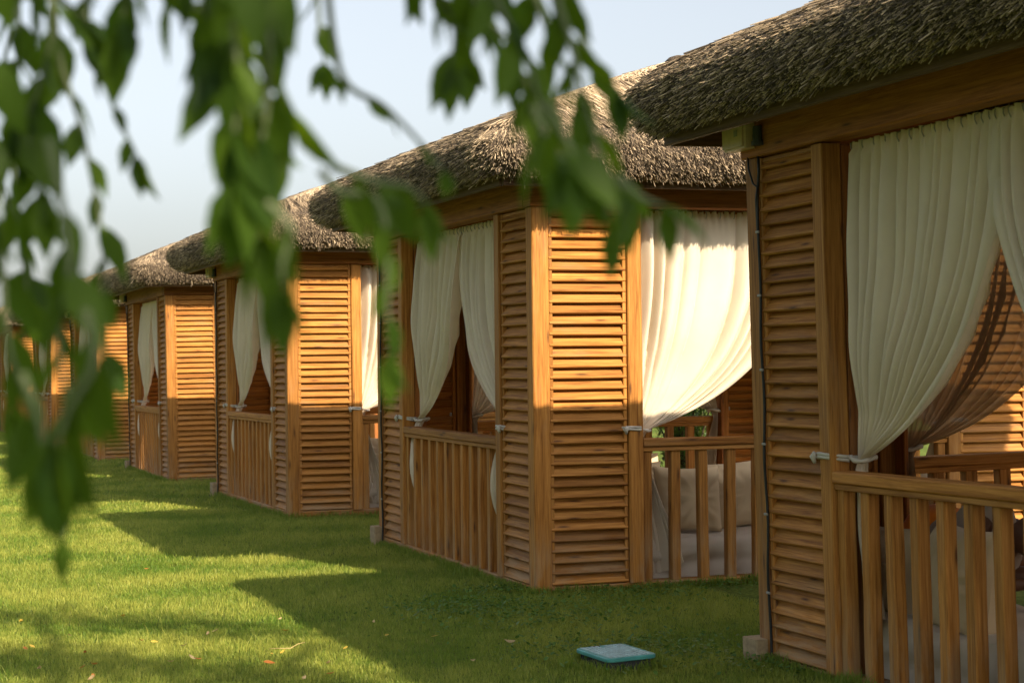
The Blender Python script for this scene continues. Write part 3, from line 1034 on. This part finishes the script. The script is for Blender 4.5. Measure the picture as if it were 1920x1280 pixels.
# y: 1.45 hips ... 0.55 head; person lies on the left side, back to the lawn, one shoulder above the other
J = [(0.00, 1.45, .17, .150), (0.00, 1.25, .17, .135), (0.00, 1.05, .19, .15), (0.0, .90, .21, .14), (0.0, .83, .24, .068), (0.02, .79, .25, .060),
     (0.03, .715, .265, .098), (0.03, .64, .265, .105), (0.05, .575, .26, .080),
     (-0.01, .92, .36, .068), (-0.13, .88, .24, .048), (-0.19, .90, .12, .040), (-0.10, .86, .05, .034), (0.02, .80, .05, .028), (0.08, .77, .05, .022),
     (0.02, .90, .07, .07), (0.18, .78, .06, .045), (0.30, .62, .05, .035), (0.36, .56, .05, .02),
     (0.04, 1.50, .26, .10), (0.40, 1.42, .22, .075), (0.45, 1.05, .14, .05), (0.47, .98, .12, .04),
     (0.05, 1.50, .09, .10), (0.50, 1.50, .08, .07), (0.85, 1.42, .06, .05), (0.9, 1.38, .06, .035),
     (0.12, .765, .055, .010), (0.16, .760, .040, .008), (0.12, .785, .055, .010), (0.155, .79, .04, .008), (0.11, .75, .055, .009), (0.14, .735, .04, .007),
     (0.11, .80, .05, .009), (0.14, .815, .04, .007), (0.06, .82, .05, .010), (0.08, .845, .045, .009)]
E_ = [(0, 1), (1, 2), (2, 3), (3, 4), (4, 5), (5, 6), (6, 7), (7, 8), (3, 9), (9, 10), (10, 11), (11, 12), (12, 13), (13, 14),
      (3, 15), (15, 16), (16, 17), (17, 18), (0, 19), (19, 20), (20, 21), (21, 22), (0, 23), (23, 24), (24, 25), (25, 26),
      (14, 27), (27, 28), (14, 29), (29, 30), (14, 31), (31, 32), (14, 33), (33, 34), (13, 35), (35, 36)]
pers = skin_obj('person', J, E_, SKIN, None, PM)
tag(pers, 'person in grey brown shirt and orange shorts lying behind the cushions of the nearest gazebo', 'person')
skin_obj('shirt', [(0.0, 1.33, .185, .168), (0, 1.2, .18, .155), (0, 1.05, .20, .172), (0, .90, .22, .16), (0, .84, .24, .09), (-.01, .92, .37, .09), (-.085, .895, .29, .075), (0.02, .90, .08, .09)],
         [(0, 1), (1, 2), (2, 3), (3, 4), (3, 5), (5, 6), (3, 7)], SHIRT, pers)
skin_obj('shorts', [(0.0, 1.24, .18, .150), (0.0, 1.36, .18, .185), (0.01, 1.46, .185, .20), (0.08, 1.54, .19, .17), (0.26, 1.47, .25, .10), (0.3, 1.51, .09, .10)],
         [(0, 1), (1, 2), (2, 3), (3, 4), (3, 5)], ORANGE, pers)
skin_obj('hair', [(0.05, .68, .305, .088), (0.03, .61, .29, .098), (0.0, .59, .255, .09), (-.01, .66, .255, .085)], [(0, 1), (1, 2), (2, 3)], HAIR, pers)

# ------------------------------------------------------------------ ground
gm = MB()
S_ = 900
gm.grid(lambda i, j: (-S_ + 2 * S_ * i / 8, -S_ + 2 * S_ * j / 8, -0.012), 9, 9)
lawn = gm.build('ground', LAWN)
lawn['kind'] = 'structure'

def in_gazebo(x, y, pad=0.0):
    ok = np.zeros(len(x), dtype=bool)
    for g, M in GM.items():
        inv = M.inverted()
        lx = inv[0][0] * x + inv[0][1] * y + inv[0][3]
        ly = inv[1][0] * x + inv[1][1] * y + inv[1][3]
        ok |= (np.abs(lx) < c + pad) & (np.abs(ly) < c + pad)
    return ok

def grass():
    rs = np.random.RandomState(3)
    Vs, Fs, Us = [], [], []
    base = 0
    for (y0, y1, dens, hgt, wid) in ((7.6, 10.5, 9000, .026, .0030), (10.5, 14, 6500, .028, .0036), (14, 19, 3600, .029, .0052), (19, 28, 1500, .030, .009), (28, 48, 520, .032, .016)):
        xa, xb = -0.50 * y1 - .6, 0.30 * y1 + .3
        n = int((xb - xa) * (y1 - y0) * dens)
        y = rs.uniform(y0, y1, n)
        x = rs.uniform(xa, xb, n)
        inside = np.abs(x) < .29 * y + .25
        keep = (inside | ((x < 0) & (x > -.50 * y - .4) & (rs.rand(n) < .42))) & ~in_gazebo(x, y, -.02)
        # right of the row of gazebos nothing is seen of the lawn
        keep &= (x < 2.6 - (y - 7) * .30) | (x < 1.2 + .0 * y) & (y < 14)
        x, y = x[keep], y[keep]
        n = len(x)
        cl = np.array([noise.noise(Vector((a * 1.3, b * 1.3, 0))) for a, b in zip(x[::1], y[::1])])
        cl2 = np.array([noise.noise(Vector((a * 9, b * 9, 5))) for a, b in zip(x, y)])
        h = hgt * (1 + .35 * cl + .45 * cl2) * rs.uniform(.55, 1.35, n)
        tall = rs.rand(n) < .004
        h[tall] *= rs.uniform(1.6, 2.8, tall.sum())
        wd = wid * rs.uniform(.7, 1.3, n)
        a = rs.uniform(0, 2 * np.pi, n)
        la = rs.uniform(0, 2 * np.pi, n)
        ln = np.abs(rs.normal(.45, .3, n))
        lx, ly = np.cos(la) * ln * h, np.sin(la) * ln * h
        px, py = np.cos(a) * wd / 2, np.sin(a) * wd / 2
        z0 = -.012
        V = np.zeros((n, 5, 3))
        V[:, 0] = np.stack([x - px, y - py, np.full(n, z0)], 1)
        V[:, 1] = np.stack([x + px, y + py, np.full(n, z0)], 1)
        mx, my = x + lx * .35, y + ly * .35
        V[:, 2] = np.stack([mx + px * .8, my + py * .8, z0 + h * .6], 1)
        V[:, 3] = np.stack([mx - px * .8, my - py * .8, z0 + h * .6], 1)
        V[:, 4] = np.stack([x + lx, y + ly, z0 + h], 1)
        Vs.append(V.reshape(-1, 3))
        idx = base + np.arange(n) * 5
        F = np.stack([np.stack([idx, idx + 1, idx + 2], 1), np.stack([idx, idx + 2, idx + 3], 1), np.stack([idx + 3, idx + 2, idx + 4], 1)], 1).reshape(-1, 3)
        Fs.append(F)
        u = np.clip(.48 + .65 * cl + .4 * cl2 + rs.normal(0, .22, n), 0, 1)
        Us.append(np.repeat(u, 3))
        base += n * 5
    # longer blades left by the mower along the foot of the walls
    pts = []
    for g in (1, 2, 3, 4):
        M = GM[g]
        for fc in (0, 3):
            if g == 1 and fc == 0:
                continue
            for _ in range(2600 if g < 3 else 1300):
                q_ = M @ FACES[fc] @ Vector((rs.uniform(-c - .03, c + .03), -c - .004 - abs(rs.normal(0, .03)), 0))
                pts.append((q_.x, q_.y))
    for _ in range(900):
        a_ = rs.uniform(0, 6.283)
        pts.append((.465 + math.cos(a_) * rs.uniform(.20, .27), 8.82 + math.sin(a_) * rs.uniform(.17, .26)))
    pts = np.array(pts)
    n = len(pts)
    V = np.zeros((n, 5, 3))
    for k in range(n):
        x, y = pts[k]
        h = rs.uniform(.02, .062) * (1 + .6 * noise.noise(Vector((x * 5, y * 5, 2))))
        a_ = rs.uniform(0, 6.283)
        wd = .0024
        px, py = math.cos(a_) * wd, math.sin(a_) * wd
        lx, ly = rs.normal(0, .35, 2) * h
        V[k] = [(x - px, y - py, -.012), (x + px, y + py, -.012), (x + lx * .4 + px * .8, y + ly * .4 + py * .8, h * .6), (x + lx * .4 - px * .8, y + ly * .4 - py * .8, h * .6), (x + lx, y + ly, h)]
    Vs.append(V.reshape(-1, 3))
    idx = base + np.arange(n) * 5
    Fs.append(np.stack([np.stack([idx, idx + 1, idx + 2], 1), np.stack([idx, idx + 2, idx + 3], 1), np.stack([idx + 3, idx + 2, idx + 4], 1)], 1).reshape(-1, 3))
    Us.append(np.repeat(rs.uniform(.0, .5, n), 3))
    base += n * 5
    me = np_mesh('grass', np.concatenate(Vs), np.concatenate(Fs), np.concatenate(Us), GRASS)
    print('grass blades', base // 5)
    o = link('grass', me)
    tag(o, 'short mown green grass covering the lawn', 'grass', kind='stuff')
grass()

# clover patches: small round leaves near the valve box and gazebo foot
def clover():
    rs = np.random.RandomState(8)
    V, F, U = [], [], []
    b = 0
    spots = [(0.55, 9.2, .5, 900), (.2, 10.6, .6, 800), (0.75, 11.6, .45, 500), (-.3, 11.0, .4, 500), (1.35, 8.75, .3, 500), (1.3, 12.0, .3, 300), (-0.15, 11.75, .2, 200)]
    for (cx, cy, r, n) in spots:
        for _ in range(n):
            x, y = cx + rs.normal(0, r * .6), cy + rs.normal(0, r * .6)
            if in_gazebo(np.array([x]), np.array([y]), .0)[0]:
                continue
            z = rs.uniform(.008, .038)
            rad = rs.uniform(.006, .012)
            tx, ty = rs.normal(0, .35, 2)
            for k in range(6):
                an = k * math.pi / 3
                dx, dy = math.cos(an) * rad, math.sin(an) * rad
                V.append((x + dx, y + dy, z + dx * tx + dy * ty))
            F.append(tuple(range(b, b + 6)))
            U.append(rs.rand())
            b += 6
    me = np_mesh('clover', np.array(V), np.array(F), np.array(U), CLOVER)
    tag(link('clover', me), 'patches of small round clover leaves in the shaded lawn', 'clover', kind='stuff')
clover()

# ------------------------------------------------------------------ valve box
def valve_box():
    M = Matrix.Translation((0.465, 8.82, 0.0)) @ Matrix.Rotation(R(-68), 4, 'Z') @ Matrix.Rotation(R(1.5), 4, 'X')
    root = empty('valve_box', M)
    tag(root, 'teal green rectangular irrigation valve box lid on the lawn', 'valve box')
    def rr(hx, hy, r, z, n=6):
        out = []
        for (sx, sy, a0) in ((1, -1, -90), (1, 1, 0), (-1, 1, 90), (-1, -1, 180)):
            for k in range(n + 1):
                a = R(a0 + 90 * k / n)
                out.append((sx * (hx - r) + r * math.cos(a), sy * (hy - r) + r * math.sin(a), z))
        return out
    def stack(levels, name, mat):
        m = MB()
        rings = [rr(*l) for l in levels]
        n = len(rings[0])
        m.grid(lambda i, j: rings[i][j], len(rings), n, True)
        i0 = len(m.v) - n
        m.f.append(tuple(i0 + k for k in range(n)))
        m.uv += [(0, 0)] * n
        return m
    b = stack([(.175, .115, .03, -.02), (.165, .108, .03, .045), (.160, .104, .03, .047)], 'b', GREYBOX)
    for k in range(14):
        x = -.15 + k * .023
        b.beam((x, -.112, 0), (x, -.108, .044), .006, .008)
    b.build('body', GREYBOX, root)
    lid = stack([(.186, .124, .035, .044), (.190, .128, .035, .047), (.190, .128, .035, .060), (.186, .124, .032, .064), (.176, .114, .028, .064), (.174, .112, .026, .0625)], 'l', TEAL)
    lo = lid.build('lid', TEAL, root)
    tr_ = MB()
    for i in range(13):
        for j in range(9):
            x, y = -.156 + i * .026, -.096 + j * .024
            if i in (0, 1) and j in (4,):
                continue
            tr_.beam((x - .010, y, .0635), (x + .010, y, .0635), .018, .006, ch=.0025)
    tr_.build('lid_tread', TEAL_TOP, lo)
    nt_ = MB().beam((-.182, -.02, .062), (-.160, -.02, .062), .03, .008)
    nt_.build('lid_grip', GREYBOX, lo)
valve_box()

# ------------------------------------------------------------------ fallen leaves and twig
def leaf_shape(L, wd, curl, seed):
    rs = random.Random(seed)
    m = MB()
    n = 7
    def P(i, j):
        t = i / (n - 1)
        ww = wd / 2 * math.sin(math.pi * min(1, t ** .8)) ** .8
        if i in (0, n - 1):
            ww = .0006
        s = (j - 1)
        x = (t - .5) * L
        return (x, s * ww, abs(s) * ww * .5 + curl * (t - .5) ** 2 * L)
    m.grid(P, n, 3)
    m.uv = [(rs.random(), 0)] * len(m.uv)
    return m
ray_pts = [(60, 1053 + 158, 0), (160, 1223, 1), (155, 1250, 1), (75, 1253, 2), (390, 1188, 2), (265, 1200, 1), (290, 1203, 0), (345, 1210, 2), (370, 1235, 1),
           (535, 1182, 0), (404, 1182, 2), (525, 1160, 2), (615, 1263 - 20, 2), (1200 // 2 - 90, 1225, 0), (530, 1222, 0), (362, 1234, 2), (275, 1066, 1),
           (230, 1155, 0), (130, 1190, 2), (725, 1190, 0), (815, 1192, 0), (648, 1214, 0), (700, 1165, 2), (175, 1245, 1), (620, 1262, 1), (955, 1203, 2), (570, 1270, 2), (320, 1240, 2), (40, 1165, 0), (48, 1175 + 40, 1), (175, 1268, 1), (170, 1272, 2), (505, 1242, 1), (885, 1238, 2)]
def ground_at(px, py, z=0.0):
    v = (cam.matrix_world.to_3x3() @ Vector(((px - 960) / 3509.8, -(py - 640) / 3509.8, -1)))
    t = (z - CH) / v.z
    return Vector((v.x * t, v.y * t, z))
rs_ = random.Random(4)
cnames = ['yellow', 'orange brown', 'pale tan']
SPOT = ['in the bottom left corner', 'on the sunlit lawn', 'left of the teal valve box']
for i, (px, py, kx) in enumerate(ray_pts):
    p = ground_at(px, py, .018)
    L = rs_.uniform(.035, .06)
    o = leaf_shape(L, L * .42, rs_.uniform(.2, 1.2), i).build('fallen_leaf', FALLEN[kx], None, True)
    o.matrix_world = Matrix.Translation(p) @ Matrix.Rotation(rs_.uniform(0, 6.3), 4, 'Z') @ Matrix.Rotation(rs_.uniform(-.5, .5), 4, 'X') @ Matrix.Rotation(rs_.uniform(-.4, .4), 4, 'Y')
    zone = 2 if px > 600 else (0 if py > 1205 and px < 300 else 1)
    tag(o, 'small %s leaf fallen on the grass %s' % (cnames[kx], SPOT[zone]), 'leaf', 'fallen %s leaves %s' % (cnames[kx], SPOT[zone]))
a, b_ = ground_at(505, 1215, .03), ground_at(572, 1203, .05)
mid = (a + b_) / 2 + Vector((.02, -.03, -.01))
tw = MB().tube([a, a.lerp(mid, .6), mid, mid.lerp(b_, .5) + Vector((0, 0, .006)), b_], [.0015, .002, .0022, .002, .0015], 6)
tag(tw.build('fallen_twig', DRYTWIG, None, True), 'thin dry yellow twig lying on the lawn near the bottom', 'twig')

# ------------------------------------------------------------------ foliage
def leaf_cloud(name, items, mat, parent=None):
    """items: (pos, dir, normal, length, width, shade) -> folded lanceolate leaves"""
    n = len(items)
    prof = [(0, .03), (.16, .62), (.38, 1.0), (.62, .80), (.82, .36), (1.0, .0)]
    k = len(prof)
    V = np.zeros((n, k * 3, 3), dtype=np.float32)
    for i, (p, d, nn, L, wd, sh) in enumerate(items):
        d = d.normalized()
        s = d.cross(nn)
        if s.length < 1e-4:
            s = d.orthogonal()
        s.normalize()
        nn = s.cross(d)
        sag = .22 * L
        for a_, (t, ww) in enumerate(prof):
            q = p + d * (L * t) - nn * (sag * t * t * .5)
            hw = ww * wd / 2
            V[i, a_ * 3] = q - s * hw + nn * hw * .25
            V[i, a_ * 3 + 1] = q
            V[i, a_ * 3 + 2] = q + s * hw + nn * hw * .25
    F = []
    for a_ in range(k - 1):
        for s_ in (0, 1):
            F.append((a_ * 3 + s_, a_ * 3 + s_ + 1, a_ * 3 + s_ + 4, a_ * 3 + s_ + 3))
    F = np.array(F)
    FF = (F[None] + (np.arange(n) * k * 3)[:, None, None]).reshape(-1, 4)
    U = np.repeat(np.array([it[5] for it in items], dtype=np.float32), len(F))
    return link(name, np_mesh(name, V.reshape(-1, 3), FF, U, mat, True), parent)

def px_at(px, py, d):
    v = (cam.matrix_world.to_3x3() @ Vector(((px - 960) / 3509.8, -(py - 640) / 3509.8, -1)))
    return Vector((v.x * d, v.y * d, CH + v.z * d))

tree = empty('tree', Matrix.Translation((2.2, -3.2, 0)))
tag(tree, 'leafy tree whose drooping blurred branches hang in front of the camera at upper left', 'tree')
TI = tree.matrix_world.inverted()
def tbuild(mb, name, mat, parent=tree):
    mb.v = [TI @ Vector(v) for v in mb.v]
    return mb.build(name, mat, parent, True)
trunk = MB().tube([(2.2, -3.2, -.1), (2.25, -3.1, .6), (2.4, -2.8, 1.6), (2.6, -2.3, 2.6), (2.6, -1.7, 3.6), (2.4, -1.3, 4.6), (2.3, -.9, 5.6)], [.24, .19, .16, .14, .12, .09, .05], 14)
tbuild(trunk, 'trunk', BARK)
limbs = [[(2.7, -1.8, 3.2), (1.8, -1.0, 3.5), (.8, .2, 3.3), (.1, 1.1, 2.9), (-.4, 1.8, 2.45)],
         [(2.9, -2.0, 2.8), (1.9, -1.4, 3.2), (.6, -.2, 3.0), (-.2, .8, 2.5), (-.6, 1.5, 2.15)],
         [(2.5, -1.5, 4.0), (2.7, .0, 4.9), (3.0, 1.4, 5.5), (2.7, 3.0, 5.7), (2.4, 4.0, 5.8)],
         [(2.5, -1.3, 4.4), (3.3, -.2, 5.0), (3.9, 1.2, 5.6), (4.2, 2.6, 5.8)],
         [(2.4, -1.2, 4.6), (1.2, -.6, 5.0), (.2, 0.4, 5.0)]]
for lp in limbs:
    rr_ = [.07 * (1 - k / len(lp)) + .012 for k in range(len(lp))]
    tbuild(MB().tube(lp, rr_, 9), 'limb', BARK)

def crown(clumps, seed, Lr=(.09, .14)):
    rs = random.Random(seed)
    its = []
    for (cx, cy, cz, r, n) in clumps:
        for _ in range(n):
            p = Vector((rs.gauss(0, 1), rs.gauss(0, 1), rs.gauss(0, .7))) * (r * .55) + Vector((cx, cy, cz))
            d = Vector((rs.uniform(-1, 1), rs.uniform(-1, 1), rs.uniform(-1.4, .1)))
            nn = Vector((rs.uniform(-.6, .6), rs.uniform(-.6, .6), 1))
            L = rs.uniform(*Lr)
            its.append((TI @ p, d, nn, L, L * .36, rs.random()))
    return its
clumps = []
rr = random.Random(77)
# crown over and behind the camera
for _ in range(46):
    clumps.append((rr.uniform(-.6, 4.6), rr.uniform(-3.4, .9), rr.uniform(3.4, 6.6), rr.uniform(.4, .7), 90))
for _ in range(13):  # extra clumps added out of view to shade the hanging leaves
    clumps.append((rr.uniform(.2, 2.6), rr.uniform(-1.6, 1.0), rr.uniform(3.0, 4.6), rr.uniform(.35, .6), 110))
# branch tips whose shade falls in soft bands across the foot of the lawn
for k in range(9):
    f = k / 8
    clumps.append((2.25 + 1.9 * f, 3.95 - 1.0 * f, 5.85 + rr.uniform(-.1, .1), .30 + .12 * f, 75))
for k in range(13):
    f = k / 12
    clumps.append((2.55 + 2.0 * f, 2.30 - 1.1 * f, 5.9 + rr.uniform(-.1, .1), .42, 120))
leaf_cloud('foliage', crown(clumps, 5), LEAF, tree)

def hanging(pts, d, seed, L=.075, step=.017, spread=1.0, shade=(0, 1), wr=.43, droop=1.0, skip=0.0):
    """drooping twig through photo-plane points at distance d, leaves both sides"""
    rs = random.Random(seed)
    L *= 1.02
    step *= .80
    if not isinstance(d, (list, tuple)):
        d = [d] * len(pts)
    P = [px_at(x, y, dd) for (x, y), dd in zip(pts, d)]
    # smooth
    Q = []
    for i in range(len(P) - 1):
        p0 = P[max(i - 1, 0)]; p1 = P[i]; p2 = P[i + 1]; p3 = P[min(i + 2, len(P) - 1)]
        for k in range(8):
            t = k / 8
            Q.append(0.5 * ((2 * p1) + (-p0 + p2) * t + (2 * p0 - 5 * p1 + 4 * p2 - p3) * t * t + (-p0 + 3 * p1 - 3 * p2 + p3) * t ** 3))
    Q.append(P[-1])
    m = MB().tube(Q, [.0034 * (1 - .7 * k / len(Q)) for k in range(len(Q))], 6)
    br = tbuild(m, 'hanging_branch', TWIG)
    its = []
    acc = 0
    sgn = 1
    for i in range(1, len(Q)):
        seg = Q[i] - Q[i - 1]
        acc += seg.length
        if acc < step and i < len(Q) - 1:
            continue
        acc = 0
        dirn = seg.normalized()
        for _ in range(2 if spread > 1.2 else 1):
            sgn = -sgn
            if rs.random() < skip:
                continue
            side = Vector((sgn * rs.uniform(.25, 1.0), rs.uniform(-.7, .7), 0)) * spread
            dd = dirn * .7 + side + Vector((0, 0, -droop * rs.uniform(.5, 1.1)))
            nn = Vector((rs.uniform(-1, 1), rs.uniform(-1.2, .2), rs.uniform(0, .8)))
            l_ = L * rs.uniform(.7, 1.25)
            its.append((TI @ Q[i], dd, nn, l_, l_ * wr * rs.uniform(.85, 1.15), rs.uniform(*shade)))
    its.append((TI @ Q[-1], (Q[-1] - Q[-2]) + Vector((0, 0, -.01)), Vector((.3, -1, .2)), L, L * wr, rs.random()))
    leaf_cloud('leaves', its, LEAF, br)

# left group
hanging([(20, -220), (35, 40), (25, 330), (50, 560), (30, 760)], 1.75, 1, 0.053, 0.024)
hanging([(120, -240), (105, 60), (150, 230), (185, 400), (200, 560), (195, 700)], 1.6, 2, 0.048, 0.026, spread=.8)
hanging([(-50, -200), (-30, 150), (0, 420), (15, 640), (60, 760), (90, 850)], 1.4, 3, 0.055, 0.022)
hanging([(185, -200), (160, 20), (205, 180), (255, 290)], 1.6, 4, 0.037, 0.034, skip=.2, spread=.6)
hanging([(90, 260), (130, 480), (110, 640), (130, 780), (115, 880)], 1.2, 5, 0.048, 0.018, spread=.9)
hanging([(60, -150), (20, 60), (-10, 260), (60, 520)], 2.0, 6, 0.055, 0.026)
hanging([(160, 580), (175, 680), (130, 760), (105, 830)], 1.1, 7, 0.048, 0.014)
hanging([(40, 700), (70, 780), (90, 880)], 1.15, 27, 0.044, 0.022)
hanging([(130, 860), (135, 940), (118, 1010)], 1.5, 28, 0.035, 0.040, spread=.5)
# top band
hanging([(-20, -150), (60, -60), (110, 0), (170, 40)], 1.6, 45, .055, .02)
hanging([(60, -100), (100, 20), (80, 140), (50, 220)], 1.5, 46, .055, .022)
hanging([(-30, 60), (10, 180), (60, 280), (80, 360)], 1.5, 47, .055, .022)
hanging([(230, -200), (260, -90), (330, -10), (400, 30)], 1.5, 8, .055, .018)
hanging([(280, -260), (220, -120), (240, -20), (220, 60)], 1.45, 9, .058, .022, spread=.7)
# centre group
hanging([(390, -260), (390, -60), (410, 60), (430, 170), (450, 280)], 1.3, 40, 0.055, 0.012, spread=.95)
hanging([(340, -260), (350, -80), (380, 0), (400, 60)], 1.4, 41, 0.051, 0.016)
hanging([(430, -260), (430, -40), (445, 120), (440, 250), (445, 340)], 1.25, 10, 0.053, 0.012, spread=.95)
hanging([(480, -260), (490, -60), (505, 100), (495, 240), (465, 350), (490, 440)], 1.3, 11, 0.051, 0.014, spread=.8)
hanging([(530, -240), (480, -40), (420, 60), (450, 200)], 1.4, 12, 0.053, 0.015, spread=.9)
hanging([(560, -260), (590, -80), (600, 60), (610, 120)], 1.7, 13, 0.035, 0.041)
hanging([(500, 150), (540, 200), (510, 290), (470, 350)], 1.35, 30, 0.053, 0.014, spread=.7)
hanging([(610, -60), (640, 140), (720, 200), (790, 270), (830, 320)], 1.5, 14, 0.023, 0.031, skip=.25, spread=.5)
hanging([(600, 320), (640, 360), (700, 370), (725, 430), (725, 540), (730, 660)], 1.35, 15, 0.042, 0.024, spread=.5)
hanging([(620, 310), (700, 340), (760, 350), (800, 380)], 1.35, 31, 0.044, 0.020, shade=(.5, 1))
hanging([(500, 380), (545, 430), (530, 490), (530, 540)], 1.2, 16, 0.046, 0.020, shade=(.6, 1), spread=.7)
# centre right group
hanging([(830, -240), (840, -80), (900, 20), (960, 90), (990, 170)], 1.5, 42, 0.048, 0.018)
hanging([(960, -260), (990, -60), (1020, 40), (1060, 130), (1090, 190)], 1.5, 43, 0.046, 0.020)
hanging([(1020, 190), (1060, 260), (1080, 300)], 1.25, 44, 0.048, 0.018, shade=(.5, 1))
hanging([(760, -220), (790, -60), (850, 40), (845, 120)], 1.5, 17, 0.046, 0.022)
hanging([(900, -260), (900, -80), (950, 40), (1000, 150), (1020, 240)], 1.45, 18, 0.053, 0.020)
hanging([(1000, -260), (1030, -60), (1070, 80), (1100, 200), (1130, 300), (1170, 360)], 1.4, 19, 0.049, 0.021)
hanging([(860, -240), (930, -60), (900, 40), (880, 110)], 1.7, 20, 0.048, 0.024)
hanging([(1090, -240), (1085, -80), (1080, 40), (1120, 120), (1160, 170)], 1.5, 21, 0.042, 0.027, spread=.6)
hanging([(1000, 200), (1030, 270), (1060, 300)], 1.3, 24, 0.055, 0.018)
hanging([(1100, 280), (1130, 370), (1145, 420)], 1.3, 22, 0.040, 0.022, shade=(.6, 1), spread=.6)
hanging([(1160, 330), (1200, 370), (1245, 385)], 1.35, 25, 0.042, 0.024, shade=(.6, 1))
hanging([(700, -240), (720, -90), (790, -20), (860, 10)], 1.6, 23, 0.040, 0.022)

# unseen trees added left of the frame to darken the row's lawn side
def added_tree(x, y, h, r, seed, label):
    root = empty('tree', Matrix.Translation((x, y, 0)))
    tag(root, label, 'tree')
    rs = random.Random(seed)
    MB().tube([(0, 0, -.1), (.05, 0, .8), (.0, .08, h * .45), (.1, .1, h * .8)], [.16, .12, .10, .04], 12).build('trunk', BARK, root, True)
    for k in range(5):
        a = k * 1.3 + seed
        MB().tube([(0, .05, h * .4), (math.cos(a) * r * .4, math.sin(a) * r * .4, h * .6), (math.cos(a) * r * .8, math.sin(a) * r * .8, h * .78)], [.07, .045, .015], 8).build('limb', BARK, root, True)
    its = []
    for k in range(70):
        a, rr_, z = rs.uniform(0, 6.28), r * rs.uniform(.1, 1) ** .6, rs.uniform(.28, 1.0)
        cc = Vector((math.cos(a) * rr_, math.sin(a) * rr_, h * z))
        for _ in range(85):
            p = cc + Vector((rs.gauss(0, .26), rs.gauss(0, .26), rs.gauss(0, .2)))
            L = rs.uniform(.12, .2)
            its.append((p, Vector((rs.uniform(-1, 1), rs.uniform(-1, 1), rs.uniform(-1, .3))), Vector((rs.uniform(-.7, .7), rs.uniform(-.7, .7), 1)), L, L * .5, rs.random()))
    leaf_cloud('foliage', its, LEAF, root)
added_tree(-3.9, 3.6, 5.6, 2.3, 1, 'dense unseen tree added for shade on the lawn to the left of the camera')
added_tree(-2.6, -.6, 5.2, 2.0, 3, 'broad unseen tree added for shade behind the camera to the left')
added_tree(-6.6, 8.6, 5.4, 2.5, 2, 'tall dense unseen tree added for shade beyond the left edge of the photo')

# ------------------------------------------------------------------ shrubs beyond the row
def shrub(x, y, h, r, seed, label):
    root = empty('shrub', Matrix.Translation((x, y, 0)))
    tag(root, label, 'shrub', 'shrubs growing behind the gazebos')
    rs = random.Random(seed)
    st = MB()
    its = []
    for k in range(16):
        a = rs.uniform(0, 6.3)
        q = [Vector((0, 0, 0)) + Vector((math.cos(a), math.sin(a), 0)) * .06]
        tip = Vector((math.cos(a) * r * rs.uniform(.3, 1), math.sin(a) * r * rs.uniform(.3, 1), h * rs.uniform(.7, 1.05)))
        for t in (.35, .7, 1):
            q.append(Vector((tip.x * t ** 1.4, tip.y * t ** 1.4, tip.z * t)))
        st.tube(q, [.014, .011, .008, .004], 6)
        for _ in range(130):
            t = rs.uniform(.15, 1)
            p = Vector((tip.x * t ** 1.4, tip.y * t ** 1.4, tip.z * t)) + Vector((rs.gauss(0, .07), rs.gauss(0, .07), rs.gauss(0, .05)))
            d = Vector((rs.uniform(-1, 1), rs.uniform(-1, 1), rs.uniform(-.1, 1.1)))
            L = rs.uniform(.09, .15)
            its.append((p, d, Vector((rs.uniform(-.5, .5), rs.uniform(-.5, .5), 1)), L, L * .2, rs.random()))
    st.build('stem', BARK, root)
    leaf_cloud('foliage', its, SHRUB, root)
for i, (x, y, h, r, lab) in enumerate([(4.6, 17.6, 1.9, .9, 'leafy green shrub seen through the second gazebo'),
                                        (3.4, 20.6, 1.7, .9, 'green shrub behind the third gazebo'),
                                        (2.2, 24.2, 1.9, 1.0, 'green shrub behind the fourth gazebo'),
                                        (5.9, 14.6, 1.8, .9, 'green shrub seen through the nearest gazebo'),
                                        (1.6, 17.4, 1.5, .6, 'narrow leaved green shrub between second and third gazebo')]):
    shrub(x, y, h, r, 30 + i, lab)
